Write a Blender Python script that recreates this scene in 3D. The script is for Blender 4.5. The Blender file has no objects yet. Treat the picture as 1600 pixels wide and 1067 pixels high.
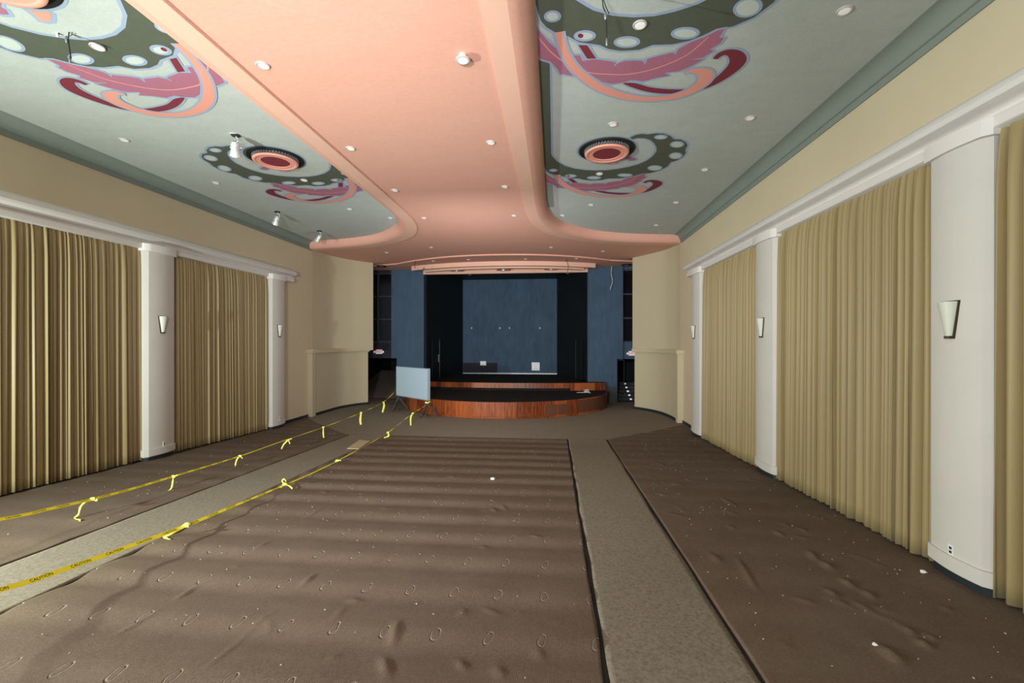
import bpy, bmesh, math, random
import numpy as np
from mathutils import Vector, Matrix
from mathutils.geometry import tessellate_polygon
random.seed(7)
PI = math.pi
sc = bpy.context.scene
C = sc.collection

# ------------------------------------------------------------------ camera
F, CX, HY = 700.0, 800.0, 534.0
TH = math.atan(66 / F)
CAMZ = 2.4
cd = bpy.data.cameras.new('camera')
cd.sensor_width = 36.0
cd.lens = F / 1600 * 36.0
cd.clip_start = 0.05
cam = bpy.data.objects.new('camera', cd)
C.objects.link(cam)
cam.location = (0, 0, CAMZ)
cam.rotation_euler = (PI / 2, 0, TH)
sc.camera = cam

# ------------------------------------------------------------------ light
w = bpy.data.worlds.new('world')
sc.world = w
w.use_nodes = True
w.node_tree.nodes['Background'].inputs[0].default_value = (0.75, 0.85, 1.0, 1)
w.node_tree.nodes['Background'].inputs[1].default_value = 0.3


def area(name, loc, target, size, power, col, sizey=None, spread=PI):
    l = bpy.data.lights.new(name, 'AREA')
    l.energy = power
    l.color = col
    l.size = size
    l.spread = spread
    if sizey:
        l.shape = 'RECTANGLE'
        l.size_y = sizey
    o = bpy.data.objects.new(name, l)
    C.objects.link(o)
    o.location = loc
    o.rotation_euler = (Vector(target) - Vector(loc)).to_track_quat('-Z', 'Y').to_euler()
    return o


area('daylight_from_left_door', (-8.4, 1.7, 2.0), (-0.5, 9, 1.9), 0.17, 800, (0.87, 1.0, 0.89), 0.35)
area('work_light_ceiling', (-0.6, -1.0, 2.5), (-1.2, 7.0, 6.3), 0.5, 100, (0.93, 1.0, 1.0), spread=math.radians(150))
area('forward_fill', (-2.0, -1.6, 2.9), (-2.4, 16, 4.4), 0.6, 250, (0.97, 1.0, 0.98), spread=math.radians(75))  # added narrow fill from behind the camera, brightens the far end
area('far_fill', (-2.4, 11.5, 2.7), (-2.4, 19, 4.6), 1.4, 120, (0.97, 1.0, 0.98))  # unseen floating fill added to lift the far ceiling, wings and stage
area('room_fill', (-8.0, -4.2, 3.6), (4.0, 9, 4.0), 2.4, 365, (0.92, 1.0, 1.0), 2.4)
area('hall_fill', (-1.0, -4.8, 3.8), (-2.4, 14, 3.0), 4.0, 150, (0.92, 1.0, 1.0), 2.5)

sc.view_settings.view_transform = 'Standard'
sc.view_settings.look = 'None'
sc.view_settings.gamma = 1
sc.view_settings.use_curve_mapping = False
sc.view_settings.exposure = 0.1

# ------------------------------------------------------------------ helpers
XM = -2.47                 # the hall's mirror axis
XR, XL = 4.62, 2 * XM - 4.62
SL = 0.0356                # rake of the floor
YF = 15.0                  # the rake ends here
FZ = -SL * YF
ZG, ZP = 6.3, 6.05         # recessed green ceiling, salmon ceiling
YB = -5.6                  # rear wall
ct, st = math.cos(TH), math.sin(TH)


def ray(px, py):
    a = (px - CX) / F
    return (a * ct - st, a * st + ct, -(py - HY) / F)


def hz(px, py, z):
    r = ray(px, py)
    t = (z - CAMZ) / r[2]
    return (r[0] * t, r[1] * t)


def fz(y):
    return -SL * y if y < YF else FZ


def fl(px, py):
    r = ray(px, py)
    t = CAMZ / (-(r[2] + SL * r[1]))
    if r[1] * t > YF:
        t = (FZ - CAMZ) / r[2]
    return (r[0] * t, r[1] * t)


def atx(px, py, x):
    r = ray(px, py)
    t = x / r[0]
    return Vector((x, r[1] * t, r[2] * t + CAMZ))


def aty(px, py, y):
    r = ray(px, py)
    t = y / r[1]
    return Vector((r[0] * t, y, r[2] * t + CAMZ))


def mat(name, col, rough=0.8, spec=0.3, metal=0.0, noise=None, bump=None, emit=None, sheen=0.0):
    """noise=(scale, amount, col2)  bump=(scale, strength, distance)"""
    m = bpy.data.materials.new(name)
    m.use_nodes = True
    nt = m.node_tree
    b = nt.nodes['Principled BSDF']
    b.inputs['Base Color'].default_value = (*col, 1)
    b.inputs['Roughness'].default_value = rough
    b.inputs['Specular IOR Level'].default_value = spec
    b.inputs['Metallic'].default_value = metal
    if sheen:
        b.inputs['Sheen Weight'].default_value = sheen
    tc = nt.nodes.new('ShaderNodeTexCoord')
    if noise:
        layers = noise if isinstance(noise, list) else [noise]
        prev = None
        for (s, amt, c2) in layers:
            n = nt.nodes.new('ShaderNodeTexNoise')
            n.inputs['Detail'].default_value = 6
            if isinstance(s, tuple):
                mp = nt.nodes.new('ShaderNodeMapping')
                mp.inputs['Scale'].default_value = s
                nt.links.new(tc.outputs['Object'], mp.inputs[0])
                nt.links.new(mp.outputs[0], n.inputs['Vector'])
                n.inputs['Scale'].default_value = 1
            else:
                n.inputs['Scale'].default_value = s
                nt.links.new(tc.outputs['Object'], n.inputs['Vector'])
            mr = nt.nodes.new('ShaderNodeMapRange')
            mr.inputs['From Min'].default_value = 0.38
            mr.inputs['From Max'].default_value = 0.68
            mr.inputs['To Max'].default_value = amt
            nt.links.new(n.outputs['Fac'], mr.inputs['Value'])
            mx = nt.nodes.new('ShaderNodeMix')
            mx.data_type = 'RGBA'
            if prev:
                nt.links.new(prev, mx.inputs['A'])
            else:
                mx.inputs['A'].default_value = (*col, 1)
            mx.inputs['B'].default_value = (*c2, 1)
            nt.links.new(mr.outputs[0], mx.inputs['Factor'])
            prev = mx.outputs['Result']
        nt.links.new(prev, b.inputs['Base Color'])
    if bump:
        n = nt.nodes.new('ShaderNodeTexNoise')
        n.inputs['Scale'].default_value = bump[0]
        n.inputs['Detail'].default_value = 4
        nt.links.new(tc.outputs['Object'], n.inputs['Vector'])
        bp = nt.nodes.new('ShaderNodeBump')
        bp.inputs['Strength'].default_value = bump[1]
        bp.inputs['Distance'].default_value = bump[2]
        nt.links.new(n.outputs['Fac'], bp.inputs['Height'])
        nt.links.new(bp.outputs[0], b.inputs['Normal'])
    if emit:
        b.inputs['Emission Color'].default_value = (*emit[0], 1)
        b.inputs['Emission Strength'].default_value = emit[1]
    return m


def link(name, me, parent=None, m=None, smooth=False):
    o = bpy.data.objects.new(name, me)
    C.objects.link(o)
    if parent:
        o.parent = parent
    if m:
        for q in (m if isinstance(m, list) else [m]):
            me.materials.append(q)
    if smooth:
        me.polygons.foreach_set('use_smooth', [True] * len(me.polygons))
    return o


def obj(name, bm, m, parent=None, smooth=False, angle=None):
    me = bpy.data.meshes.new(name)
    bmesh.ops.recalc_face_normals(bm, faces=bm.faces)
    bm.to_mesh(me)
    bm.free()
    o = link(name, me, parent, m, smooth or angle is not None)
    if angle is not None:
        me.set_sharp_from_angle(angle=math.radians(angle))
    return o


def raw(name, verts, faces, m, parent=None, smooth=False):
    me = bpy.data.meshes.new(name)
    me.from_pydata([tuple(v) for v in verts], [], faces)
    me.update()
    return link(name, me, parent, m, smooth)


def tag(o, label=None, cat=None, group=None, kind=None):
    if label:
        o['label'] = label
    if cat:
        o['category'] = cat
    if group:
        o['group'] = group
    if kind:
        o['kind'] = kind
    return o


def thing(name, label, cat, loc=(0, 0, 0), rotz=0, group=None, kind=None):
    o = bpy.data.objects.new(name, None)
    C.objects.link(o)
    o.empty_display_size = 0.1
    o.location = loc
    o.rotation_euler = (0, 0, rotz)
    return tag(o, label, cat, group, kind)


def struct(o):
    o['kind'] = 'structure'
    return o


def bx(bm, x0, x1, y0, y1, z0, z1, bevel=0):
    g = bmesh.ops.create_cube(bm, size=1)
    for v in g['verts']:
        v.co = Vector(((x0 + x1) / 2 + v.co.x * (x1 - x0), (y0 + y1) / 2 + v.co.y * (y1 - y0), (z0 + z1) / 2 + v.co.z * (z1 - z0)))
    if bevel:
        bmesh.ops.bevel(bm, geom=list({e for v in g['verts'] for e in v.link_edges}), offset=bevel, segments=2, affect='EDGES', clamp_overlap=True)
    return bm


def box(x0, x1, y0, y1, z0, z1, bevel=0):
    return bx(bmesh.new(), x0, x1, y0, y1, z0, z1, bevel)


def cyl(bm, a, b, r0, r1=None, seg=20, caps=True):
    a, b = Vector(a), Vector(b)
    r1 = r0 if r1 is None else r1
    q = (b - a).to_track_quat('Z', 'Y')
    A = [bm.verts.new(a + q @ Vector((r0 * math.cos(2 * PI * k / seg), r0 * math.sin(2 * PI * k / seg), 0))) for k in range(seg)]
    B = [bm.verts.new(b + q @ Vector((r1 * math.cos(2 * PI * k / seg), r1 * math.sin(2 * PI * k / seg), 0))) for k in range(seg)]
    for k in range(seg):
        bm.faces.new((A[k], A[(k + 1) % seg], B[(k + 1) % seg], B[k]))
    if caps:
        bm.faces.new(A[::-1])
        bm.faces.new(B)
    return bm


def lathe(prof, seg=32):
    """prof: (r, z) list about z"""
    bm = bmesh.new()
    rings = []
    for r, z in prof:
        if r < 1e-6:
            rings.append([bm.verts.new((0, 0, z))])
        else:
            rings.append([bm.verts.new((r * math.cos(2 * PI * k / seg), r * math.sin(2 * PI * k / seg), z)) for k in range(seg)])
    for a, b in zip(rings[:-1], rings[1:]):
        for k in range(seg):
            j = (k + 1) % seg
            if len(a) == 1 and len(b) == 1:
                continue
            if len(a) == 1:
                bm.faces.new((a[0], b[k], b[j]))
            elif len(b) == 1:
                bm.faces.new((a[k], b[0], a[j]))
            else:
                bm.faces.new((a[k], b[k], b[j], a[j]))
    return bm


def tube(pts, r, seg=8, bm=None):
    bm = bm or bmesh.new()
    pts = [Vector(p) for p in pts]
    rings = []
    up = Vector((0, 0, 1))
    for i, p in enumerate(pts):
        d = (pts[min(i + 1, len(pts) - 1)] - pts[max(i - 1, 0)]).normalized()
        s = d.cross(up)
        if s.length < 1e-3:
            s = d.cross(Vector((1, 0, 0)))
        s.normalize()
        u = s.cross(d)
        rings.append([bm.verts.new(p + s * (r * math.cos(2 * PI * k / seg)) + u * (r * math.sin(2 * PI * k / seg))) for k in range(seg)])
    for a, b in zip(rings[:-1], rings[1:]):
        for k in range(seg):
            j = (k + 1) % seg
            bm.faces.new((a[k], a[j], b[j], b[k]))
    bm.faces.new(rings[0][::-1])
    bm.faces.new(rings[-1])
    return bm


def catmull(pts, n=6, closed=False):
    out = []
    P = [Vector(p) for p in pts]
    N = len(P)
    rng = range(N if closed else N - 1)
    for i in rng:
        if closed:
            a, b, c, d = P[i - 1], P[i], P[(i + 1) % N], P[(i + 2) % N]
        else:
            a, b, c, d = P[max(i - 1, 0)], P[i], P[i + 1], P[min(i + 2, N - 1)]
        for k in range(n):
            t = k / n
            out.append(0.5 * ((2 * b) + (c - a) * t + (2 * a - 5 * b + 4 * c - d) * t * t + (3 * b - a - 3 * c + d) * t ** 3))
    if not closed:
        out.append(P[-1])
    return out


def loft(paths, closed=False):
    """list of equal-length 3D paths -> bmesh"""
    bm = bmesh.new()
    R = [[bm.verts.new(p) for p in path] for path in paths]
    for a, b in zip(R[:-1], R[1:]):
        for i in range(len(a) - 1):
            bm.faces.new((a[i], a[i + 1], b[i + 1], b[i]))
        if closed:
            bm.faces.new((a[-1], a[0], b[0], b[-1]))
    return bm


def prism(outer, z0, z1, bm=None):
    """vertical prism from a 2D polygon"""
    bm = bm or bmesh.new()
    T = tessellate_polygon([[Vector((p[0], p[1], 0)) for p in outer]])
    A = [bm.verts.new((p[0], p[1], z0)) for p in outer]
    B = [bm.verts.new((p[0], p[1], z1)) for p in outer]
    for t in T:
        try:
            bm.faces.new([A[i] for i in t])
            bm.faces.new([B[i] for i in t])
        except ValueError:
            pass
    n = len(outer)
    for i in range(n):
        bm.faces.new((A[i], A[(i + 1) % n], B[(i + 1) % n], B[i]))
    return bm


def flat(poly, z, bm=None, holes=()):
    bm = bm or bmesh.new()
    loops = [[Vector((p[0], p[1], 0)) for p in poly]] + [[Vector((p[0], p[1], 0)) for p in h] for h in holes]
    T = tessellate_polygon(loops)
    V = [bm.verts.new((v.x, v.y, z)) for L in loops for v in L]
    for t in T:
        try:
            f = bm.faces.new([V[i] for i in t])
        except ValueError:
            pass
    return bm


def wall_strip(path, z0, z1, thick, side=1):
    """vertical wall along a 2D path, thickened to one side; z0 may be a function of y"""
    P = [Vector(p) for p in path]
    off = []
    for i, p in enumerate(P):
        d = (P[min(i + 1, len(P) - 1)] - P[max(i - 1, 0)]).normalized()
        off.append(p + Vector((d.y, -d.x)) * thick * side)
    f0 = z0 if callable(z0) else (lambda y: z0)
    a = [(p.x, p.y, f0(p.y)) for p in P]
    b = [(p.x, p.y, z1) for p in P]
    c = [(p.x, p.y, z1) for p in off]
    d = [(p.x, p.y, f0(q.y)) for p, q in zip(off, P)]
    bm = loft([a, b, c, d, a])
    bmesh.ops.remove_doubles(bm, verts=bm.verts, dist=1e-5)
    bmesh.ops.holes_fill(bm, edges=[e for e in bm.edges if e.is_boundary], sides=0)
    return bm


def copy_tree(o, parent=None):
    c = o.copy()
    C.objects.link(c)
    c.parent = parent
    for ch in list(o.children):
        copy_tree(ch, c)
    return c


# ------------------------------------------------------------------ materials
M = {}
M['beige'] = mat('beige_wall_fabric', (0.64, 0.54, 0.385), 0.9, 0.15, noise=(1.2, 0.35, (0.59, 0.495, 0.35)), bump=(220, 0.12, 0.004))
M['wing'] = mat('beige_plaster', (0.56, 0.485, 0.34), 0.85, 0.2, noise=(0.8, 0.3, (0.52, 0.45, 0.32)))
M['white'] = mat('white_plaster', (0.76, 0.72, 0.70), 0.55, 0.3, noise=(3.0, 0.3, (0.71, 0.67, 0.65)))
M['pilaster'] = mat('offwhite_wall_covering', (0.62, 0.59, 0.56), 0.75, 0.25, noise=(2.0, 0.4, (0.57, 0.54, 0.51)), bump=(150, 0.08, 0.003))
M['pink'] = mat('salmon_ceiling_paint', (0.735, 0.385, 0.305), 0.8, 0.25, noise=[((1.2, 3.5, 1), 0.35, (0.69, 0.345, 0.265)), ((10, 22, 1), 0.35, (0.65, 0.32, 0.24)), (30, 0.2, (0.79, 0.455, 0.365))], bump=(60, 0.12, 0.01))
M['pink_trim'] = mat('pale_salmon_moulding_paint', (0.78, 0.46, 0.36), 0.7, 0.3, noise=(2, 0.3, (0.72, 0.42, 0.33)))
M['green'] = mat('grey_green_ceiling_paint', (0.50, 0.525, 0.51), 0.85, 0.2, noise=[((1.5, 4, 1), 0.4, (0.42, 0.45, 0.43)), (24, 0.45, (0.57, 0.61, 0.57)), (5, 0.3, (0.43, 0.46, 0.43))], bump=(60, 0.14, 0.01))
M['green_trim'] = mat('green_cove_paint', (0.245, 0.275, 0.245), 0.85, 0.2, noise=(3, 0.3, (0.21, 0.235, 0.21)))
M['m_dark'] = mat('olive_mural_paint', (0.095, 0.105, 0.078), 0.85, 0.2, noise=(8, 0.4, (0.115, 0.125, 0.095)))
M['m_blue'] = mat('periwinkle_mural_paint', (0.33, 0.40, 0.55), 0.85, 0.2)
M['m_pale'] = mat('pale_mural_paint', (0.56, 0.61, 0.58), 0.85, 0.2)
M['m_feather'] = mat('mauve_mural_paint', (0.42, 0.155, 0.235), 0.85, 0.2, noise=(10, 0.4, (0.38, 0.14, 0.20)))
M['m_red'] = mat('maroon_mural_paint', (0.215, 0.035, 0.05), 0.85, 0.2)
M['m_salmon'] = mat('salmon_mural_paint', (0.78, 0.33, 0.26), 0.85, 0.2)
M['m_grey'] = mat('grey_mural_paint', (0.27, 0.30, 0.29), 0.85, 0.2)
M['black'] = mat('black_paint', (0.006, 0.008, 0.009), 0.6, 0.3, noise=(1.2, 0.5, (0.010, 0.014, 0.015)))
M['blackcarpet'] = mat('black_stage_carpet', (0.010, 0.011, 0.012), 0.9, 0.2, noise=(3, 0.6, (0.018, 0.018, 0.018)))
M['blue'] = mat('slate_blue_paint', (0.056, 0.096, 0.162), 0.75, 0.3, noise=[((1.2, 1.2, 0.7), 0.7, (0.036, 0.064, 0.104)), ((6, 6, 1.5), 0.4, (0.082, 0.128, 0.19))])
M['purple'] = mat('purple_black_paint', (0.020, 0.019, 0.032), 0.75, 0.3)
M['dark_base'] = mat('black_rubber_baseboard', (0.02, 0.026, 0.03), 0.5, 0.4)
M['bronze'] = mat('dark_bronze', (0.06, 0.045, 0.03), 0.4, 0.5, metal=0.6)
M['frost'] = mat('frosted_glass_shade', (0.64, 0.64, 0.56), 0.35, 0.5)
M['lens'] = mat('white_lamp_lens', (0.95, 0.95, 0.97), 0.3, 0.5, emit=((1, 1, 1), 0.12))
M['ltrim'] = mat('light_metal_trim', (0.62, 0.55, 0.52), 0.4, 0.5, metal=0.2)
M['silver'] = mat('silver_spot_housing', (0.72, 0.74, 0.74), 0.35, 0.5, metal=0.5)
M['darkmetal'] = mat('dark_metal', (0.05, 0.05, 0.05), 0.5, 0.5, metal=0.5)
M['steel'] = mat('grey_steel', (0.26, 0.27, 0.28), 0.4, 0.5, metal=0.6)
M['cable'] = mat('black_cable', (0.012, 0.012, 0.014), 0.6, 0.3)
M['wcable'] = mat('white_cable', (0.6, 0.6, 0.58), 0.6, 0.3)
M['plate'] = mat('white_plastic', (0.8, 0.8, 0.78), 0.4, 0.4)
M['slot'] = mat('dark_slot', (0.03, 0.03, 0.03), 0.6, 0.3)
M['board'] = mat('pale_blue_board', (0.47, 0.60, 0.74), 0.6, 0.3, noise=(1.5, 0.2, (0.44, 0.57, 0.71)))
M['board_edge'] = mat('grey_board_edge', (0.30, 0.36, 0.42), 0.6, 0.3)
M['standwood'] = mat('weathered_stand_wood', (0.05, 0.045, 0.042), 0.8, 0.2, noise=(8, 0.5, (0.12, 0.10, 0.09)))
M['ply'] = mat('plywood', (0.50, 0.40, 0.25), 0.75, 0.3, noise=((3, 20, 3), 0.5, (0.42, 0.33, 0.20)))
M['tape'] = mat('yellow_caution_tape', (0.98, 0.90, 0.03), 0.45, 0.5)
M['tape_pale'] = mat('pale_yellow_tape_tail', (0.88, 0.85, 0.16), 0.45, 0.5)
M['ink'] = mat('black_ink', (0.01, 0.01, 0.01), 0.6, 0.3)
M['exit_red'] = mat('red_exit_letters', (0.65, 0.03, 0.04), 0.5, 0.3, emit=((1, 0.05, 0.06), 0.25))
M['exit_white'] = mat('white_sign_housing', (0.8, 0.8, 0.82), 0.5, 0.3, emit=((1, 1, 1), 0.12))
M['subfloor'] = mat('dark_subfloor', (0.030, 0.030, 0.028), 0.9, 0.2)
M['glass'] = mat('black_window_glass', (0.006, 0.006, 0.007), 0.15, 0.5)
M['wframe'] = mat('dark_window_frame', (0.045, 0.05, 0.055), 0.6, 0.3)
M['lint'] = mat('pale_lint', (0.6, 0.56, 0.5), 0.9, 0.1)
M['steplight'] = mat('step_light_lens', (0.8, 0.82, 0.85), 0.4, 0.4, emit=((0.9, 0.95, 1), 0.4))
M['stair'] = mat('dark_stair_carpet', (0.045, 0.042, 0.045), 0.9, 0.2)


def wood_material():
    m = mat('red_mahogany_veneer', (0.36, 0.10, 0.035), 0.28, 0.5)
    nt = m.node_tree
    b = nt.nodes['Principled BSDF']
    tc = nt.nodes.new('ShaderNodeTexCoord')
    sep = nt.nodes.new('ShaderNodeSeparateXYZ')
    nt.links.new(tc.outputs['Object'], sep.inputs[0])
    # board index from angle round the stage centre
    at = nt.nodes.new('ShaderNodeMath'); at.operation = 'MULTIPLY'; at.inputs[1].default_value = 2.1
    nt.links.new(sep.outputs['X'], at.inputs[0])
    flr = nt.nodes.new('ShaderNodeMath'); flr.operation = 'FLOOR'
    nt.links.new(at.outputs[0], flr.inputs[0])
    wn = nt.nodes.new('ShaderNodeTexWhiteNoise'); wn.noise_dimensions = '1D'
    nt.links.new(flr.outputs[0], wn.inputs['W'])
    mp = nt.nodes.new('ShaderNodeMapping'); mp.inputs['Scale'].default_value = (22, 22, 2.2)
    nt.links.new(tc.outputs['Object'], mp.inputs[0])
    n = nt.nodes.new('ShaderNodeTexNoise'); n.inputs['Scale'].default_value = 1; n.inputs['Detail'].default_value = 5
    nt.links.new(mp.outputs[0], n.inputs['Vector'])
    add = nt.nodes.new('ShaderNodeMath'); add.operation = 'MULTIPLY_ADD'; add.inputs[1].default_value = 0.45
    nt.links.new(wn.outputs[0], add.inputs[0]); nt.links.new(n.outputs['Fac'], add.inputs[2])
    cr = nt.nodes.new('ShaderNodeValToRGB')
    cr.color_ramp.elements[0].position = 0.4; cr.color_ramp.elements[0].color = (0.10, 0.018, 0.006, 1)
    cr.color_ramp.elements[1].position = 1.0; cr.color_ramp.elements[1].color = (0.42, 0.105, 0.030, 1)
    nt.links.new(add.outputs[0], cr.inputs[0])
    nt.links.new(cr.outputs[0], b.inputs['Base Color'])
    return m


M['wood'] = wood_material()
M['dull_wood'] = mat('dull_brown_panel', (0.13, 0.05, 0.028), 0.5, 0.3, noise=(5, 0.4, (0.10, 0.035, 0.02)))


def curtain_material():
    m = mat('gold_curtain_cloth', (0.34, 0.255, 0.120), 0.5, 0.45, noise=[((9, 9, 0.25), 0.6, (0.255, 0.188, 0.085)), ((400, 400, 30), 0.12, (0.42, 0.33, 0.17))], sheen=0.1)
    return m


M['curtain'] = curtain_material()


def brown_carpet(ovals):
    m = mat('brown_carpet_ovals' if ovals else 'brown_carpet', (0.150, 0.112, 0.085), 0.95, 0.1,
            noise=[(0.9, 0.5, (0.135, 0.094, 0.070)), (7, 0.3, (0.185, 0.14, 0.11)), (110, 0.6, (0.085, 0.058, 0.042)), (2.6, 0.3, (0.10, 0.065, 0.048)), (45, 0.25, (0.23, 0.18, 0.14))])
    nt = m.node_tree
    b = nt.nodes['Principled BSDF']
    tc = nt.nodes.new('ShaderNodeTexCoord')
    def mth(op, a, b_=None, c_=None):
        q = nt.nodes.new('ShaderNodeMath'); q.operation = op
        for i, v in enumerate((a, b_, c_)):
            if v is None: continue
            if isinstance(v, (int, float)): q.inputs[i].default_value = v
            else: nt.links.new(v, q.inputs[i])
        return q.outputs[0]
    n = nt.nodes.new('ShaderNodeTexNoise'); n.inputs['Scale'].default_value = 180
    nt.links.new(tc.outputs['Object'], n.inputs['Vector'])
    h = mth('MULTIPLY', n.outputs['Fac'], 0.35)
    sep = nt.nodes.new('ShaderNodeSeparateXYZ')
    nt.links.new(tc.outputs['Object'], sep.inputs[0])
    wv = mth('SINE', mth('MULTIPLY', sep.outputs['X'], 2 * PI / 0.014))
    h = mth('MULTIPLY_ADD', wv, 0.06, h)
    if ovals:
        # worn rings where the seat pedestals stood, 0.456 m apart in rows 0.70 m apart
        n2 = nt.nodes.new('ShaderNodeTexNoise'); n2.inputs['Scale'].default_value = 9
        nt.links.new(tc.outputs['Object'], n2.inputs['Vector'])
        wob = mth('MULTIPLY', mth('SUBTRACT', n2.outputs['Fac'], 0.5), 0.05)
        u = mth('SUBTRACT', mth('FRACT', mth('ADD', mth('DIVIDE', mth('SUBTRACT', sep.outputs['X'], 0.35), 0.456), 100.5)), 0.5)
        v = mth('SUBTRACT', mth('FRACT', mth('ADD', mth('DIVIDE', mth('SUBTRACT', sep.outputs['Y'], 3.79), 0.70), 100.5)), 0.5)
        uu = mth('ADD', mth('MULTIPLY', u, 0.456), wob)
        vv = mth('MULTIPLY', v, 0.70)
        # lean the ovals a little
        uu = mth('MULTIPLY_ADD', vv, -0.12, uu)
        d = mth('SQRT', mth('ADD', mth('POWER', mth('DIVIDE', mth('ABSOLUTE', uu), 0.034), 2.0), mth('POWER', mth('DIVIDE', mth('ABSOLUTE', vv), 0.072), 2.0)))
        ring = mth('SUBTRACT', 1.0, mth('MINIMUM', mth('DIVIDE', mth('ABSOLUTE', mth('SUBTRACT', d, 1.0)), 0.20), 1.0))
        h = mth('MULTIPLY_ADD', ring, -1.8, h)
        old = b.inputs['Base Color'].links[0].from_socket
        mx = nt.nodes.new('ShaderNodeMix'); mx.data_type = 'RGBA'
        nt.links.new(mth('MULTIPLY', ring, 0.7), mx.inputs['Factor'])
        nt.links.new(old, mx.inputs['A'])
        mx.inputs['B'].default_value = (0.32, 0.27, 0.22, 1)
        nt.links.new(mx.outputs['Result'], b.inputs['Base Color'])
    bp = nt.nodes.new('ShaderNodeBump')
    bp.inputs['Strength'].default_value = 0.8
    bp.inputs['Distance'].default_value = 0.009
    nt.links.new(h, bp.inputs['Height'])
    nt.links.new(bp.outputs[0], b.inputs['Normal'])
    return m


M['brown_o'] = brown_carpet(True)
M['brown'] = brown_carpet(False)
M['aisle'] = mat('mottled_taupe_carpet', (0.225, 0.190, 0.148), 0.95, 0.1,
                 noise=[(1.5, 0.4, (0.20, 0.17, 0.135)), (26, 0.75, (0.12, 0.098, 0.076)), (70, 0.35, (0.36, 0.32, 0.26))], bump=(140, 0.5, 0.006))

# ------------------------------------------------------------------ floor
fl_v = [(XL - 1.5, YB, fz(YB) - 0.03), (XR + 1.5, YB, fz(YB) - 0.03), (XR + 1.5, YF, FZ - 0.03), (XL - 1.5, YF, FZ - 0.03),
        (XR + 1.5, 29, FZ - 0.03), (XL - 1.5, 29, FZ - 0.03)]
floor = struct(raw('floor', fl_v, [(0, 1, 2, 3), (3, 2, 4, 5)], M['subfloor']))

rng = np.random.RandomState(3)


def smooth_noise(x, y, seed, scale):
    r = np.random.RandomState(seed)
    out = np.zeros_like(x)
    for k in range(10):
        a = r.uniform(0, 2 * PI); f = scale * r.uniform(0.5, 1.8); p = r.uniform(0, 2 * PI)
        out += np.sin((x * math.cos(a) + y * math.sin(a)) * f + p)
    return out / 5.0


def carpet(name, x0, x1, y0, yend, dz, m, wave=0.0, lump=0.004, ridges=(), edge=0.012, step=0.03, seed=1):
    """carpet slab following the raked floor; yend is a function of x"""
    nx = max(2, int((x1 - x0) / step))
    ny = max(2, int((yend(x0) - y0) / step))
    u = np.linspace(0, 1, nx + 1)
    v = np.linspace(0, 1, ny + 1)
    U, V = np.meshgrid(u, v)
    X = x0 + U * (x1 - x0)
    ye = np.vectorize(yend)(X)
    Y = y0 + V * (ye - y0)
    # ragged cut edges
    X = X + edge * smooth_noise(Y, X * 0, seed + 5, 3.0) * ((U < 1e-6) | (U > 1 - 1e-6)) * 0.8
    base = np.where(Y < YF, -SL * Y, FZ)
    Z = base + dz
    if wave:
        amp = wave * np.clip(1.0 + 0.35 * smooth_noise(X, Y, seed + 1, 1.5), 0.3, 1.7)
        ph = 2 * PI * (Y - 3.79) / 0.70 + 0.35 + 0.12 * smooth_noise(X, Y, seed + 2, 0.8)
        Z = Z + amp * (np.sin(ph) + 0.22 * np.sin(2 * ph + 0.5))
    Z = Z + lump * smooth_noise(X, Y, seed + 3, 5.0)
    for (ax, ay, bx_, by_, wd, h) in ridges:
        dx, dy = bx_ - ax, by_ - ay
        L2 = dx * dx + dy * dy + 1e-9
        t = np.clip(((X - ax) * dx + (Y - ay) * dy) / L2, 0, 1)
        d2 = (X - ax - t * dx) ** 2 + (Y - ay - t * dy) ** 2
        Z = Z + h * np.exp(-d2 / (wd * wd)) * (0.25 + 0.75 * np.sin(PI * t))
    n = (nx + 1) * (ny + 1)
    top = np.stack([X.ravel(), Y.ravel(), Z.ravel()], 1)
    idx = np.arange(n).reshape(ny + 1, nx + 1)
    q = np.stack([idx[:-1, :-1].ravel(), idx[:-1, 1:].ravel(), idx[1:, 1:].ravel(), idx[1:, :-1].ravel()], 1)
    # skirt
    rim = list(idx[0, :]) + list(idx[1:, -1]) + list(idx[-1, ::-1][1:]) + list(idx[::-1, 0][1:-1])
    low = top[rim].copy()
    low[:, 2] = np.where(low[:, 1] < YF, -SL * low[:, 1], FZ) - 0.028
    verts = np.concatenate([top, low])
    k = len(rim)
    sk = [(rim[(i + 1) % k], rim[i], n + i, n + (i + 1) % k) for i in range(k)]
    me = bpy.data.meshes.new(name)
    faces = np.concatenate([q, np.array(sk)])
    me.vertices.add(len(verts)); me.vertices.foreach_set('co', verts.astype(np.float32).ravel())
    me.loops.add(faces.size); me.loops.foreach_set('vertex_index', faces.astype(np.int32).ravel())
    me.polygons.add(len(faces))
    me.polygons.foreach_set('loop_start', np.arange(0, faces.size, 4, dtype=np.int32))
    me.polygons.foreach_set('loop_total', np.full(len(faces), 4, dtype=np.int32))
    me.update(calc_edges=True)
    me.polygons.foreach_set('use_smooth', np.concatenate([np.ones(len(q), bool), np.zeros(len(sk), bool)]))
    return link(name, me, None, m)


def seg_px(a, b, wd, h):
    p, q = fl(*a), fl(*b)
    return (p[0], p[1], q[0], q[1], wd, h)


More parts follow.
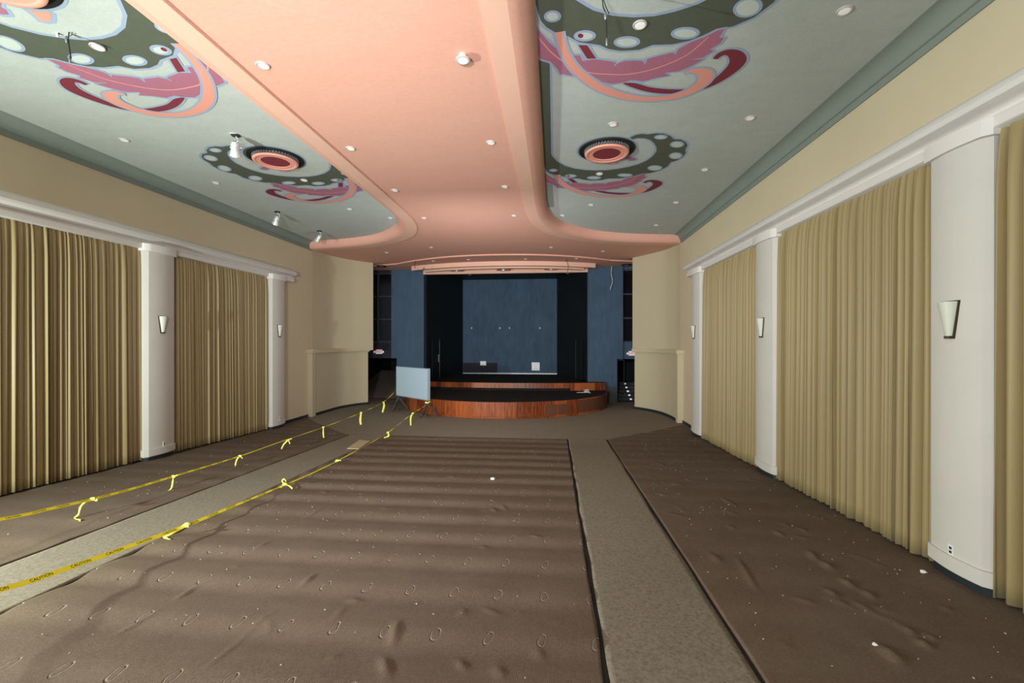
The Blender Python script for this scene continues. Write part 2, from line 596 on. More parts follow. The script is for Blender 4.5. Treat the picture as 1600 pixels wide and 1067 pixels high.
rc = [seg_px((622, 972), (612, 1008), 0.035, 0.030), seg_px((598, 1026), (606, 1062), 0.035, 0.026), seg_px((715, 1028), (728, 1048), 0.03, 0.02),
      seg_px((775, 1040), (785, 1062), 0.04, 0.02), seg_px((755, 948), (782, 962), 0.03, 0.014), seg_px((720, 962), (726, 950), 0.03, 0.014),
      seg_px((470, 918), (492, 898), 0.025, 0.02), seg_px((275, 938), (305, 915), 0.02, 0.018), seg_px((180, 990), (245, 958), 0.018, 0.016),
      seg_px((472, 812), (502, 797), 0.02, 0.018), seg_px((402, 857), (420, 848), 0.02, 0.018), seg_px((545, 935), (565, 940), 0.04, 0.014),
      seg_px((768, 792), (775, 800), 0.03, 0.018), seg_px((783, 789), (792, 797), 0.03, 0.018), seg_px((838, 1012), (845, 1030), 0.04, 0.018),
      seg_px((828, 838), (845, 842), 0.03, 0.016), seg_px((320, 1050), (395, 980), 0.012, 0.012), seg_px((395, 980), (430, 955), 0.012, 0.01)]
for k in range(26):
    x, y = rng.uniform(-4.6, 0.2), rng.uniform(3.2, 11)
    a = rng.uniform(-1.2, 1.2); L = rng.uniform(0.05, 0.22)
    rc.append((x, y, x + L * math.sin(a), y + L * math.cos(a), 0.03, rng.uniform(0.006, 0.014)))
carpet('floor_carpet', -5.12, 0.37, 1.2, lambda x: 13.3, 0.0, M['brown_o'], wave=0.0135, lump=0.0035, ridges=rc, step=0.026, seed=1)
rr = [seg_px((1265, 862), (1275, 875), 0.04, 0.03), seg_px((1285, 878), (1300, 890), 0.045, 0.035), seg_px((1315, 905), (1335, 918), 0.04, 0.035),
      seg_px((1348, 922), (1365, 935), 0.04, 0.03), seg_px((1290, 920), (1308, 935), 0.04, 0.028), seg_px((1210, 830), (1225, 838), 0.035, 0.026),
      seg_px((1410, 980), (1430, 992), 0.04, 0.03), seg_px((1432, 1000), (1455, 1015), 0.04, 0.03), seg_px((1375, 1010), (1410, 1040), 0.06, 0.035),
      seg_px((1240, 935), (1275, 945), 0.03, 0.018), seg_px((1448, 992), (1460, 1000), 0.03, 0.026), seg_px((1245, 825), (1262, 832), 0.03, 0.022),
      seg_px((1128, 778), (1150, 792), 0.03, 0.022), seg_px((1150, 870), (1185, 925), 0.025, 0.018), seg_px((1110, 864), (1125, 880), 0.05, 0.02)]
for k in range(34):
    x, y = rng.uniform(1.8, 4.1), rng.uniform(3.3, 11)
    a = rng.uniform(-1.1, -0.2); L = rng.uniform(0.1, 0.35)
    rr.append((x, y, x + L * math.sin(a), y + L * math.cos(a), 0.04, rng.uniform(0.006, 0.018)))
carpet('floor_carpet', 1.57, 4.50, 1.2, lambda x: 13.4 + max(0, (x - 1.6)) * 1.0, 0.0, M['brown'], wave=0.004, lump=0.005, ridges=rr, step=0.028, seed=11)
carpet('floor_carpet', -9.45, -6.31, 1.2, lambda x: 13.3 + max(0, (-6.4 - x)) * 1.0, 0.0, M['brown'], wave=0.004, lump=0.003, ridges=(), step=0.03, seed=21)
carpet('floor_carpet', 0.415, 1.525, 1.2, lambda x: 13.42, -0.006, M['aisle'], lump=0.002, step=0.05, edge=0.02, seed=31)
carpet('floor_carpet', -6.275, -5.16, 1.2, lambda x: 13.42, -0.006, M['aisle'], lump=0.002, step=0.05, edge=0.01, seed=41)
bm = bmesh.new()
bx(bm, XL - 1.4, XR + 1.4, YF, 22.3, FZ - 0.03, FZ - 0.006)
obj_front = obj('floor_carpet', bm, M['aisle'])
vz = [(XL, 13.3, fz(13.3) - 0.006), (XR, 13.3, fz(13.3) - 0.006), (XR, YF + .01, FZ - 0.006), (XL, YF + .01, FZ - 0.006)]
o2 = raw('floor_carpet', vz, [(0, 1, 2, 3)], M['aisle'])
names = ['brown carpet field between the two aisles, with rows of worn oval seat marks', 'brown wrinkled carpet field between right aisle and right wall curtains',
         'brown carpet field between left aisle and left wall curtains', 'mottled taupe aisle carpet strip right of the centre field',
         'mottled grey aisle carpet strip behind the near caution tape', 'mottled taupe carpet on the flat floor round the stage', 'mottled taupe carpet apron where the aisles end before the stage']
for o, l in zip([o for o in C.objects if o.name.startswith('floor_carpet')], names):
    tag(o, l, 'carpet')
    struct(o)
    o.name = 'floor' if False else o.name

# ------------------------------------------------------------------ walls
wz0 = lambda y: fz(y) - 0.05


def mir(x):
    return 2 * XM - x


# main side walls
struct(obj('wall_right', wall_strip([(XR, YB), (XR, 10), (XR, 17.0)], wz0, 6.07, 0.16, 1), M['beige'], angle=35))
struct(obj('wall_left', wall_strip([(XL, YB), (XL, 10), (XL, 17.0)], wz0, 6.07, 0.16, -1), M['beige'], angle=35))
up_R = [(XR, 16.99)] + [(p.x, p.y) for p in catmull([(4.61, 17.5), (4.42, 18.3), (4.05, 19.0), (3.72, 19.5), (3.40, 19.95)], 5)]
up_L = [(XL, 16.99)] + [(p.x, p.y) for p in catmull([(-9.55, 17.6), (-9.45, 18.35), (-9.08, 19.2), (-8.74, 19.7), (-8.39, 20.15)], 5)]
struct(obj('wall_wing_right', wall_strip(up_R, 2.0, 6.07, 0.12, 1), M['wing'], angle=35))
struct(obj('wall_wing_left', wall_strip(up_L, 2.0, 6.07, 0.12, -1), M['wing'], angle=35))
struct(obj('wall_rear', box(XL - .3, XR + .3, YB - .2, YB, 0, 6.6), M['beige']))
# wall behind the wings so the corridor beside the stage is closed
for s in (0, 1):
    x = 5.9 if s == 0 else -10.9
    struct(obj('wall_corridor_right' if s == 0 else 'wall_corridor_left', box(x - .06, x + .06, 17.4, 29, FZ - .05, 6.2), M['black']))


LOWP = [[(4.47, 16.85), (4.46, 17.7), (4.31, 18.6), (4.06, 19.2), (3.78, 19.62), (3.49, 19.95)],
        [(-9.42, 16.85), (-9.42, 17.9), (-9.36, 18.9), (-9.14, 19.55), (-8.93, 19.95), (-8.68, 20.25)]]
for s in (0, 1):
    side = 1 if s == 0 else -1
    P = [(p.x, p.y) for p in catmull(LOWP[s], 5)]
    root = thing('wall_right_dado' if s == 0 else 'wall_left_dado', None, None)
    struct(root)
    obj('dado_wall', wall_strip(P, FZ - .02, 1.94, 0.16, side), M['wing'], root, angle=35)
    a, b = P[0]
    obj('post', box(min(a - side * .05, a + side * .16), max(a - side * .05, a + side * .16), b - 0.22, b + 0.02, FZ, 1.94), M['wing'], root)
    NP = []
    for i, q in enumerate(P):
        dd = (Vector(P[min(i + 1, len(P) - 1)]) - Vector(P[max(i - 1, 0)])).normalized()
        e = 0.10 + 0.14 * min(1, i / len(P) * 1.5)
        NP.append((q[0] - dd.y * e * side, q[1] + dd.x * e * side))
    Q = [(P[0][0] - side * .10, P[0][1] - .32)] + NP
    cap = wall_strip(Q, 1.93, 2.10, 0.38, side)
    bmesh.ops.bevel(cap, geom=[e for e in cap.edges if e.calc_length() > 0.05 and len(e.link_faces) == 2 and e.calc_face_angle(0) > 1.0], offset=0.03, segments=3, affect='EDGES')
    obj('ledge', cap, M['wing'], root, angle=50)
    obj('baseboard', wall_strip([(q[0] - side * 0.02, q[1] - .01) for q in P], FZ - 0.02, FZ + 0.1, 0.03, side), M['dark_base'], root)

# main ceiling ---------------------------------------------------------------
G = [(-0.22, YB), (-0.22, 11.4)] + [(p.x, p.y) for p in catmull([(-0.22, 12.0), (-0.16, 13.15), (0.05, 14.14), (0.47, 14.95), (1.49, 15.95), (2.81, 16.52), (4.45, 16.85), (XR, 16.87)], 5)]
B_ = [(-0.50, YB), (-0.50, 11.4)] + [(p.x, p.y) for p in catmull([(-0.50, 12.0), (-0.42, 13.3), (-0.17, 14.35), (0.31, 15.2), (1.37, 16.18), (2.76, 16.74), (4.45, 17.05), (XR, 17.07)], 5)]
C_ = [(-0.80, YB), (-0.80, 11.4)] + [(p.x, p.y) for p in catmull([(-0.80, 12.0), (-0.74, 13.4), (-0.45, 14.6), (0.10, 15.55), (1.25, 16.52), (2.70, 17.08), (4.45, 17.36), (XR, 17.38)], 5)]


def z3(path, z):
    return [(p[0], p[1], z) for p in path]


LY = 0.25                  # the left half of the ceiling pattern sits this much nearer
CL = [(mir(x), y - LY * max(0, min(1, (y - 10) / 3))) for x, y in C_]
pinkpoly = C_ + [(6.2, C_[-1][1]), (6.2, 22.35), (-11.2, 22.35), (-11.2, CL[-1][1])] + CL[::-1]
ceil = struct(obj('ceiling', flat(pinkpoly, ZP), M['pink']))
for s in (0, 1):
    f = (lambda P: P) if s == 0 else (lambda P: [(mir(x), y - LY * max(0, min(1, (y - 10) / 3))) for x, y in P])
    g, b, c = f(G), f(B_), f(C_)
    # coved face with a small arc from the green panel down to the soffit
    paths = []
    for k in range(7):
        a = k / 6 * PI / 2
        t = math.sin(a); zz = ZP - 0.03 + (ZG - ZP + 0.03) * (1 - (1 - math.cos(a)))
        paths.append([(p[0] + (q[0] - p[0]) * (1 - math.cos(a)), p[1] + (q[1] - p[1]) * (1 - math.cos(a)), ZG - (ZG - ZP + 0.03) * math.sin(a)) for p, q in zip(g, b)])
    cv = obj('recess_cove', loft(paths), M['pink'], ceil, angle=50)
    st_ = obj('recess_moulding', loft([z3(b, ZP - 0.03), z3(c, ZP - 0.03), z3(c, ZP + 0.005)]), M['pink_trim'], ceil)
    side = 1 if s == 0 else -1
    xw = XR if s == 0 else XL
    gp = g + [(xw - side * 0.27, 16.87 - 0.02)] if False else g
    poly = g[:-1] + [(xw, g[-1][1]), (xw, YB)]
    pn = obj('recess_panel', flat(poly, ZG), M['green'], ceil)
    # wall-side cove: lip, then a concave sweep up to the panel
    prof = [(0.0, 5.99), (0.022, 5.99), (0.022, 6.09), (0.05, 6.10)] + [(0.05 + 0.21 * (1 - math.cos(a)), 6.10 + 0.195 * math.sin(a)) for a in [k / 6 * PI / 2 for k in range(7)]] + [(0.262, ZG + .001)]
    obj('recess_wall_cove', loft([[(xw - side * d, YB, z), (xw - side * d, 16.9, z)] for d, z in prof]), M['green_trim'], ceil, angle=40)

# shallow salmon step and the hanging lips over the stage ---------------------


def arc(cx, hw, yc, ye, n=28):
    # shallow arc through centre (cx,yc) and ends (cx±hw, ye)
    return [(cx + hw * t, yc + (ye - yc) * abs(t) ** 2.2) for t in [(-1 + 2 * k / n) for k in range(n + 1)]]


step = arc(-2.4, 4.9, 18.55, 20.3)
step = [(-9.2, 20.9)] + step + [(4.3, 20.9)]
bm = prism(step + [(4.3, 21.9), (-9.2, 21.9)], ZP - 0.055, ZP - 0.002)
struct(obj('trim_1', bm, M['pink']))


def lip(path, z0, z1, th, m):
    return obj('trim_2', wall_strip(path, z0, z1, th, -1), m, None)


XC = (-6.53 + 1.62) / 2
for i, (hw, yc, ye, zb) in enumerate([(4.35, 19.95, 20.9, 5.80), (3.85, 20.55, 21.35, 5.78)]):
    o = struct(lip(arc(XC, hw, yc, ye), zb, 6.0, 0.16, M['pink_trim']))
    o.name = 'trim_%d' % (i + 2)
struct(obj('trim_4', box(-6.53, 1.62, 21.9, 22.1, 5.76, 6.06), M['pink_trim']))

# ------------------------------------------------------------------ stage end walls
YW = 22.2


def blue_wall(s):
    """proscenium column plus the wall beyond it with a doorway and a dark window"""
    f = (lambda x: x) if s == 0 else (lambda x: 2 * XC - x)
    nm = 'right' if s == 0 else 'left'
    def b(x0, x1, y0, y1, z0, z1):
        a, c = sorted((f(x0), f(x1)))
        return (a, c, y0, y1, z0, z1)
    bm = bmesh.new()
    bx(bm, *b(1.62, 3.02, YW - .2, YW + .35, FZ, 6.06))
    bx(bm, *b(3.02, 3.30, YW - .2, YW + .35, 1.55, 6.06))
    bmesh.ops.remove_doubles(bm, verts=bm.verts, dist=1e-5)
    struct(obj('wall_proscenium_' + nm, bm, M['blue']))
    bm = bmesh.new()
    bx(bm, *b(3.30, 6.0, YW, YW + .2, 1.55, 2.35))
    bx(bm, *b(3.30, 6.0, YW, YW + .2, 5.9, 6.06))
    bx(bm, *b(4.9, 6.0, YW, YW + .2, FZ, 6.06))
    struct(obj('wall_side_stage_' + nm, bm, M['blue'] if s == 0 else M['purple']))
    win = thing('window_%d' % (s + 1), None, None)
    struct(win)
    obj('window_pane', box(*b(3.30, 4.9, YW + .08, YW + .12, 2.35, 5.9)), M['glass'], win)
    bm = bmesh.new()
    for z in (2.35, 3.5, 4.67, 5.84):
        bx(bm, *b(3.30, 4.9, YW + .0, YW + .08, z, z + 0.07))
    for x in (3.30, 4.05, 4.84):
        bx(bm, *b(x, x + .05, YW + .0, YW + .08, 2.35, 5.9))
    obj('window_frame', bm, M['wframe'], win)
    # black doorway reveal
    struct(obj('door_%d' % (s + 1), box(*b(3.02, 3.10, YW + .1, YW + .35, FZ, 1.55)), M['black']))
    struct(obj('baseboard_proscenium_' + nm, box(*b(2.35, 3.03, YW - .23, YW - .2, FZ, FZ + 0.75)), M['dark_base']))


blue_wall(0)
blue_wall(1)
# stage house: angled black side walls, black ceiling, blue back wall
YBK = 26.7
SZ = 0.45
ceil2 = struct(obj('ceiling_stage', box(-11.2, 6.2, 22.3, 29.1, 6.12, 6.2), M['black']))
struct(obj('wall_back', box(-5.50, 0.16, YBK, YBK + .2, SZ, 6.12), M['blue']))
struct(obj('wall_stage_right', wall_strip([(1.62, 22.5), (0.16, YBK)], SZ, 6.13, 0.1, -1 if False else 1), M['black']))
struct(obj('wall_stage_left', wall_strip([(-6.53, 22.5), (-5.50, YBK)], SZ, 6.13, 0.1, -1), M['black']))
struct(obj('baseboard_back', box(-5.50, 0.16, YBK - .03, YBK, SZ, SZ + .07), M['steel']))
struct(obj('wall_far', box(-11.2, 6.2, 29, 29.1, FZ - .1, 6.2), M['black']))
struct(obj('trim_5', box(-5.48, -3.40, YBK - .012, YBK, SZ + .07, 1.12), M['purple']))

# ------------------------------------------------------------------ stage
stage = thing('stage', 'curved two-step wooden stage with black top at the far end', 'stage', (-2.3, 19, FZ))
SX, SY, SA, SB = -2.3, 21.3, 4.75, 4.42


def ell(a, b, t0, t1, n=60):
    return [(SX + a * math.cos(t), SY + b * math.sin(t)) for t in [t0 + (t1 - t0) * k / n for k in range(n + 1)]]


def sub(o):
    o.location = (2.3, -19, -FZ)
    return o


front = [(SX - SA, SY + .7)] + ell(SA, SB, PI, 2 * PI) + [(SX + SA, SY + .7)]
inner = [(SX - SA + .04, SY + .7)] + ell(SA - .04, SB - .04, PI, 2 * PI) + [(SX + SA - .04, SY + .7)]
ZL = 0.09
o = sub(obj('lower_platform', prism(inner, FZ, ZL - .002), M['blackcarpet'], stage))
o = sub(obj('lower_riser', loft([z3(front, FZ), z3(front, ZL), z3(inner, ZL), z3(inner, ZL - .01)]), M['wood'], stage, angle=40))
uf = [(SX - 4.72, 21.95)] + arc(SX, 4.70, 20.95, 21.55, 40) + [(SX + 4.72, 21.95)]
ui = [(x, y + .03) for x, y in uf]
sub(obj('upper_platform', prism(ui + [(SX + 3.6, 22.2), (SX + 3.6, 28.9), (SX - 3.9, 28.9), (SX - 3.9, 22.2)], ZL, SZ - .003), M['blackcarpet'], stage))
kick = [p for p in uf]
sub(obj('upper_riser', loft([z3(uf, ZL + .12), z3(uf, SZ), z3(ui, SZ), z3(ui, SZ - .01)]), M['wood'], stage, angle=40))
lowr = [(x, y - .004) for x, y in uf if x > 0.75]
sub(obj('upper_riser_end', loft([z3(lowr, ZL), z3(lowr, ZL + .13)]), M['wood'], stage))
# toe strip and access panels on the lower riser
sub(obj('toe_moulding', loft([z3(ell(SA + .02, SB + .02, PI, 2 * PI), FZ), z3(ell(SA + .02, SB + .02, PI, 2 * PI), FZ + .06), z3(ell(SA, SB, PI, 2 * PI), FZ + .075)]), M['wood'], stage))


def ell_at_x(x):
    return SY - SB * math.sqrt(max(0, 1 - ((x - SX) / SA) ** 2))


for (xa, xb) in [(-0.33, 0.10), (0.14, 0.60)]:
    xs = [xa + (xb - xa) * k / 6 for k in range(7)]
    P = [(x, ell_at_x(x) - .015) for x in xs]
    Q = [(x, ell_at_x(x)) for x in xs]
    sub(obj('access_panel', loft([z3(Q, -.44), z3(P, -.44), z3(P, -.04), z3(Q, -.04)]), M['dull_wood'], stage))
# right-hand end of the lower riser, its shading put into a duller brown
xs = [0.95 + 1.47 * k / 12 for k in range(13)]
P = [(x, ell_at_x(x) - .012 if x < 2.44 else SY) for x in xs]
sub(obj('end_shade_panel', loft([z3(P, -.46), z3(P, .06)]), M['dull_wood'], stage))

# stage wing doors: steel edge post, door leaf
for s, (px, y0, y1) in enumerate([(690, 533, 588), (893, 533, 588)]):
    if s == 0:
        t = 0.28; x = -6.53 + (1.03) * t; y = 22.5 + (YBK - 22.5) * t; sgn = 1
    else:
        t = 0.28; x = 1.62 - 1.46 * t; y = 22.5 + (YBK - 22.5) * t; sgn = -1
    d = thing('door_%d' % (s + 3), None, None, (x + sgn * .06, y, SZ), 0)
    struct(d)
    ang = math.atan2(YBK - 22.5, 1.03 if s == 0 else -1.46)
    d.rotation_euler = (0, 0, ang)
    obj('door_leaf', box(-0.75, 0.0, -.02, .02, 0, 2.05), M['black'], d)
    obj('door_edge', box(0.0, 0.05, -.03, .03, 0, 2.05), M['steel'] if s == 0 else M['wframe'], d)
    if s == 0:
        obj('door_handle', box(-0.12, -0.04, -.06, .06, .85, 1.25, .01), M['steel'], d)

# stairs beyond the right-hand doorway, ramp beyond the left
stair = thing('staircase', 'dark carpeted steps with small square step lights behind the right wing wall', 'stairs', (3.6, 22.6, FZ))
for k in range(5):
    obj('step', box(-0.58, 0.95, k * .27, 1.6 if k == 4 else k * .27 + .27, 0, (k + 1) * .165), M['stair'], stair)
for k in range(5):
    q = obj('step_light', box(0.12 - k * .03, 0.22 - k * .03, k * .27 - .012, k * .27, k * .165 + .05, k * .165 + .12), M['steplight'], stair)
rail = thing('handrail', 'thin grey handrail beside the steps in the right doorway', 'handrail', (3.25, 23.0, FZ))
obj('rail', tube([(-.2, 0, 2.0), (.25, 0, 2.0)], .02), M['steel'], rail)
obj('post', tube([(.25, 0, 0), (.25, 0, 2.0)], .02), M['wframe'], rail)
ramp = raw('ramp', [(mir(5.8), 22.4, FZ), (-8.0, 22.4, FZ), (-8.0, 27, 0.6), (mir(5.8), 27, 0.6), (mir(5.8), 27, FZ), (-8.0, 27, FZ)],
           [(0, 1, 2, 3), (1, 5, 2), (0, 3, 4), (4, 3, 2, 5), (0, 4, 5, 1)], M['aisle'])
tag(ramp, 'carpeted ramp rising into the dark left doorway beside the stage', 'ramp')

# ------------------------------------------------------------------ pilasters, cornices, baseboards
PY = [0.65, 5.28, 9.72, 14.22]
PH = [[.42, .36, .43, .43], [.42, .42, .40, .38]]


def pil_plan(x0, yc, hw, bulge, n=14, grow=0.0):
    """x is measured from wall plane outwards; returns plan of the bowed front"""
    P = [(0.0, yc - hw - grow)]
    side = x0
    r = 0.05
    for k in range(n + 1):
        t = -1 + 2 * k / n
        e = side + bulge * (1 - t * t) + grow
        if k == 0 or k == n:
            e -= r
        P.append((e, yc + (hw + grow) * t))
    P.append((0.0, yc + hw + grow))
    return P


ntrim = 6
PD = (0.285, 0.325)
for s in (0, 1):
    sd = 1 if s == 0 else -1
    xw = XR if s == 0 else XL
    for ip, yc in enumerate(PY):
        if s == 1:
            yc += -.04 if ip == 1 else .03
        hw_ = PH[s][ip]
        root = thing('trim_%d' % ntrim, None, None, (xw - sd * .2, yc, fz(yc)))
        struct(root)
        ntrim += 1
        def up(o):
            o.location = (-(xw - sd * .2), -yc, -fz(yc))
            return o
        def W(P):
            return [(xw - sd * d, y) for d, y in P]
        body = W(pil_plan(PD[s], yc, hw_, 0.055))
        zb = fz(yc)
        up(obj('shaft', prism(body, zb + .10, 4.46), M['pilaster'], root, angle=35))
        cap = W(pil_plan(PD[s], yc, hw_, 0.055, grow=0.045))
        bmc = prism(cap, 4.46, 4.63)
        up(obj('capital', bmc, M['white'], root, angle=35))
        up(obj('plinth', prism(W(pil_plan(PD[s], yc, hw_, 0.055, grow=0.022)), zb + .12, zb + .27), M['pilaster'], root, angle=35))
        up(obj('plinth_base', prism(W(pil_plan(PD[s] - .02, yc, hw_ - .01, 0.05)), zb - .06, zb + .14), M['dark_base'], root, angle=35))
    # cornice: rounded nose over a recessed fascia
    prof = [(0.0, 4.99), (0.14, 4.985), (0.24, 4.965), (0.32, 4.925), (0.375, 4.87), (0.395, 4.81), (0.375, 4.765), (0.33, 4.745), (0.27, 4.735), (0.215, 4.72), (0.195, 4.70), (0.205, 4.67), (0.245, 4.645), (0.275, 4.63), (0.280, 4.61), (0.280, 4.53), (0.26, 4.515), (0.0, 4.51)]
    ys = [YB, 15.22]
    endp = []
    rows = [[(xw - sd * d, y, z) for y in ys + [15.30, 15.34]] for d, z in prof]
    # round the free end a little
    cz = 4.8
    for rI, (d, z) in enumerate(prof):
        rows[rI][2] = (xw - sd * d * 0.97, 15.30, cz + (z - cz) * 0.95)
        rows[rI][3] = (xw - sd * d * 0.85, 15.34, cz + (z - cz) * 0.78)
    bm = loft(rows)
    bmesh.ops.holes_fill(bm, edges=[e for e in bm.edges if e.is_boundary], sides=0)
    o = struct(obj('trim_%d' % ntrim, bm, M['white'], angle=40))
    ntrim += 1
    # baseboard along the side wall, black rubber, following the rake then the wing
    P = [(xw - sd * .0, y) for y in (YB, 15.0)] + [(xw, 16.9)]
    struct(obj('baseboard_right' if s == 0 else 'baseboard_left', wall_strip([(a - sd * .03, b) for a, b in P], lambda y: fz(y) - .05, FZ + .10, .03, sd), M['dark_base']))
    if True:
        o = C.objects['baseboard_right' if s == 0 else 'baseboard_left']
        for v in o.data.vertices:
            if v.co.z > FZ + .05:
                v.co.z = fz(v.co.y) + .1

# ------------------------------------------------------------------ curtains


def curtain(xc, y0, y1, sd, seed, ztop=4.60):
    r = np.random.RandomState(seed)
    n = max(6, int((y1 - y0) / 0.092))
    wd = r.uniform(0.35, 1.7, n)
    kt = np.concatenate([[0], np.cumsum(wd)]); kt = kt / kt[-1]
    wb = wd * r.uniform(0.8, 1.25, n)
    kb = np.concatenate([[0], np.cumsum(wb)]); kb = kb / kb[-1]
    amp = r.uniform(0.4, 1.35, n)
    per = 11
    NZ = 22
    zs = np.concatenate([np.linspace(0, 0.06, 4), np.linspace(0.09, 1, NZ)])
    lean = r.uniform(-.5, .5, n + 1)
    verts = []
    for zi, t in enumerate(zs):
        kk = kt + (kb - kt) * t ** 0.8
        kk = kk + 0.004 * lean * math.sin(t * PI * 1.3)
        kk[0], kk[-1] = 0, 1
        A = (0.125 if sd > 0 else 0.098) * (0.45 + 0.55 * min(1, t / 0.12)) * (1 + 0.35 * t)
        for i in range(n):
            for j in range(per):
                u = j / per
                yy = kk[i] + (kk[i + 1] - kk[i]) * u
                # rounded outward lobe with a sharp inward crease
                s_ = abs(math.sin(PI * u)) ** (0.55 if sd > 0 else 0.65)
                bulge = A * amp[i] * (s_ - 0.5)
                skew = 0.012 * math.sin(2 * PI * u + lean[i] * 6) * t
                y = y0 + (y1 - y0) * yy + skew
                x = xc - sd * (bulge - 0.012)
                zb = fz(y) + 0.035
                if t < 0.05:
                    x += sd * 0.012 * (1 if (zi % 2) else 0)
                verts.append((x, y, ztop + (zb - ztop) * t))
        yy = 1.0
        verts.append((xc, y1, ztop + (fz(y1) + .035 - ztop) * t))
    W_ = n * per + 1
    faces = []
    for a in range(len(zs) - 1):
        for b in range(W_ - 1):
            faces.append((a * W_ + b, a * W_ + b + 1, (a + 1) * W_ + b + 1, (a + 1) * W_ + b))
    me = bpy.data.meshes.new('curtain')
    me.from_pydata(verts, [], faces)
    me.update()
    o = link('curtain', me, None, M['curtain'], True)
    md = o.modifiers.new('thickness', 'SOLIDIFY')
    md.thickness = 0.004
    return o


XCR = 4.42
XCL = mir(XCR)
tag(curtain(XCR, 1.12, 4.90, 1, 5), 'gold pleated floor-length curtain at the right edge, nearest the camera', 'curtain', 'gold wall curtains')
tag(curtain(XCR, 5.62, 9.31, 1, 6), 'wide gold pleated curtain on the right wall between the two nearest white pilasters', 'curtain', 'gold wall curtains')
tag(curtain(XCR, 10.14, 13.80, 1, 7), 'narrow-looking gold pleated curtain farthest down the right wall', 'curtain', 'gold wall curtains')
tag(curtain(XCL, 5.66, 7.47, -1, 8), 'gold pleated curtain panel at the left edge of the photo, nearest the camera', 'curtain', 'gold wall curtains')
tag(curtain(XCL - .012, 7.50, 9.40, -1, 9), 'gold pleated curtain panel on the left wall just before the nearer pilaster', 'curtain', 'gold wall curtains')
tag(curtain(XCL, 10.14, 13.88, -1, 10), 'gold pleated curtain between the two white pilasters of the left wall', 'curtain', 'gold wall curtains')

# ------------------------------------------------------------------ wall sconces and outlets


def make_sconce():
    root = thing('wall_sconce', 'x', 'wall lamp', (0, 0, 0), 0, 'tapered wall sconces on the pilasters')
    # faces +x in its own frame (away from the wall)
    bm = bmesh.new()
    w0, w1, H = 0.05, 0.112, 0.41
    # bronze back plate, trapezoid with a rim
    for dy, th in ((0.0, 0.018),):
        A = [bm.verts.new((0, -w0, 0)), bm.verts.new((0, w0, 0)), bm.verts.new((0, w1, H)), bm.verts.new((0, -w1, H))]
        B = [bm.verts.new((th, v.co.y, v.co.z)) for v in A]
        bm.faces.new(A[::-1]); bm.faces.new(B)
        for k in range(4):
            bm.faces.new((A[k], A[(k + 1) % 4], B[(k + 1) % 4], B[k]))
    obj('back_plate', bm, M['bronze'], root)
    # half cone shade
    n = 14
    lo, hi, lo2, hi2 = [], [], [], []
    for k in range(n + 1):
        a = -PI / 2 + PI * k / n
        lo.append((0.018 + 0.034 * math.cos(a), 0.036 * math.sin(a), 0.03))
        hi.append((0.018 + 0.095 * math.cos(a), 0.100 * math.sin(a), H - .012))
        hi2.append((0.018 + 0.089 * math.cos(a), 0.094 * math.sin(a), H - .012))
        lo2.append((0.018 + 0.028 * math.cos(a), 0.030 * math.sin(a), 0.03))
    obj('shade', loft([lo, hi, hi2, lo2, lo]), M['frost'], root, angle=50)
    bm = bmesh.new()
    P = [(0.0, -0.045), (0.045, -0.036), (0.06, 0), (0.045, 0.036), (0.0, 0.045)]
    prism(P, 0.0, 0.03, bm)
    obj('bottom_cap', bm, M['bronze'], root)
    return root


s0 = make_sconce()
sp = [(0, 1, 'tapered white wall sconce on the nearest right-hand pilaster', 2.43), (0, 2, 'tapered wall sconce on the second right-hand pilaster, between two curtains', 2.48), (0, 3, 'small-looking tapered sconce on the farthest right-hand pilaster', 2.48),
      (1, 2, 'tapered white sconce on the left wall pilaster between two curtains', 2.59), (1, 3, 'tapered sconce on the farthest left-hand pilaster', 2.55), ]
for i, (s, k, lab, z) in enumerate(sp):
    o = s0 if i == 0 else copy_tree(s0)
    sd = 1 if s == 0 else -1
    xw = XR if s == 0 else XL
    o.location = (xw - sd * (PD[s] + .053), PY[k], z)
    o.rotation_euler = (0, 0, PI if s == 0 else 0)
    o['label'] = lab


def make_outlet():
    root = thing('wall_outlet', 'x', 'outlet', (0, 0, 0), 0, 'outlets on the pilasters')
    obj('cover_plate', box(0, .008, -.036, .036, -.058, .058, .003), M['plate'], root)
    obj('socket', box(.007, .010, -.016, .016, -.035, -.008), M['slot'], root)
    obj('socket', box(.007, .010, -.016, .016, .008, .035), M['slot'], root)
    return root


o0 = make_outlet()
for i, (s, k, lab) in enumerate([(0, 1, 'white outlet plate low on the nearest right-hand pilaster'), (1, 2, 'white outlet plate low on the nearer left-hand pilaster'), (1, 3, 'white outlet plate low on the farther left-hand pilaster')]):
    o = o0 if i == 0 else copy_tree(o0)
    sd = 1 if s == 0 else -1
    xw = XR if s == 0 else XL
    o.location = (xw - sd * (PD[s] + .053), PY[k] + (0.0 if s == 0 else 0.05), fz(PY[k]) + .33)
    o.rotation_euler = (0, 0, PI if s == 0 else 0)
    o['label'] = lab

# ------------------------------------------------------------------ ceiling murals
MC = hz(948, 234, ZG)            # centre of the farther right-hand medallion
PITCH = 4.85
K1 = lambda x, y: (830 + x / 5.926, 160 + y / 5.926)      # a close view of the farther motif
K2 = lambda x, y: (800 + x / 4.0, y / 4.0)                # a close view of the nearer motif


def far(pts):
    return [(lambda q: (q[0] - MC[0], q[1] - MC[1]))(hz(*K1(*p), ZG)) for p in pts]


def near(pts):
    return [(lambda q: (q[0] - MC[0], q[1] - (MC[1] - PITCH)))(hz(*K2(*p), ZG)) for p in pts]


EDGE = -0.215 - MC[0]


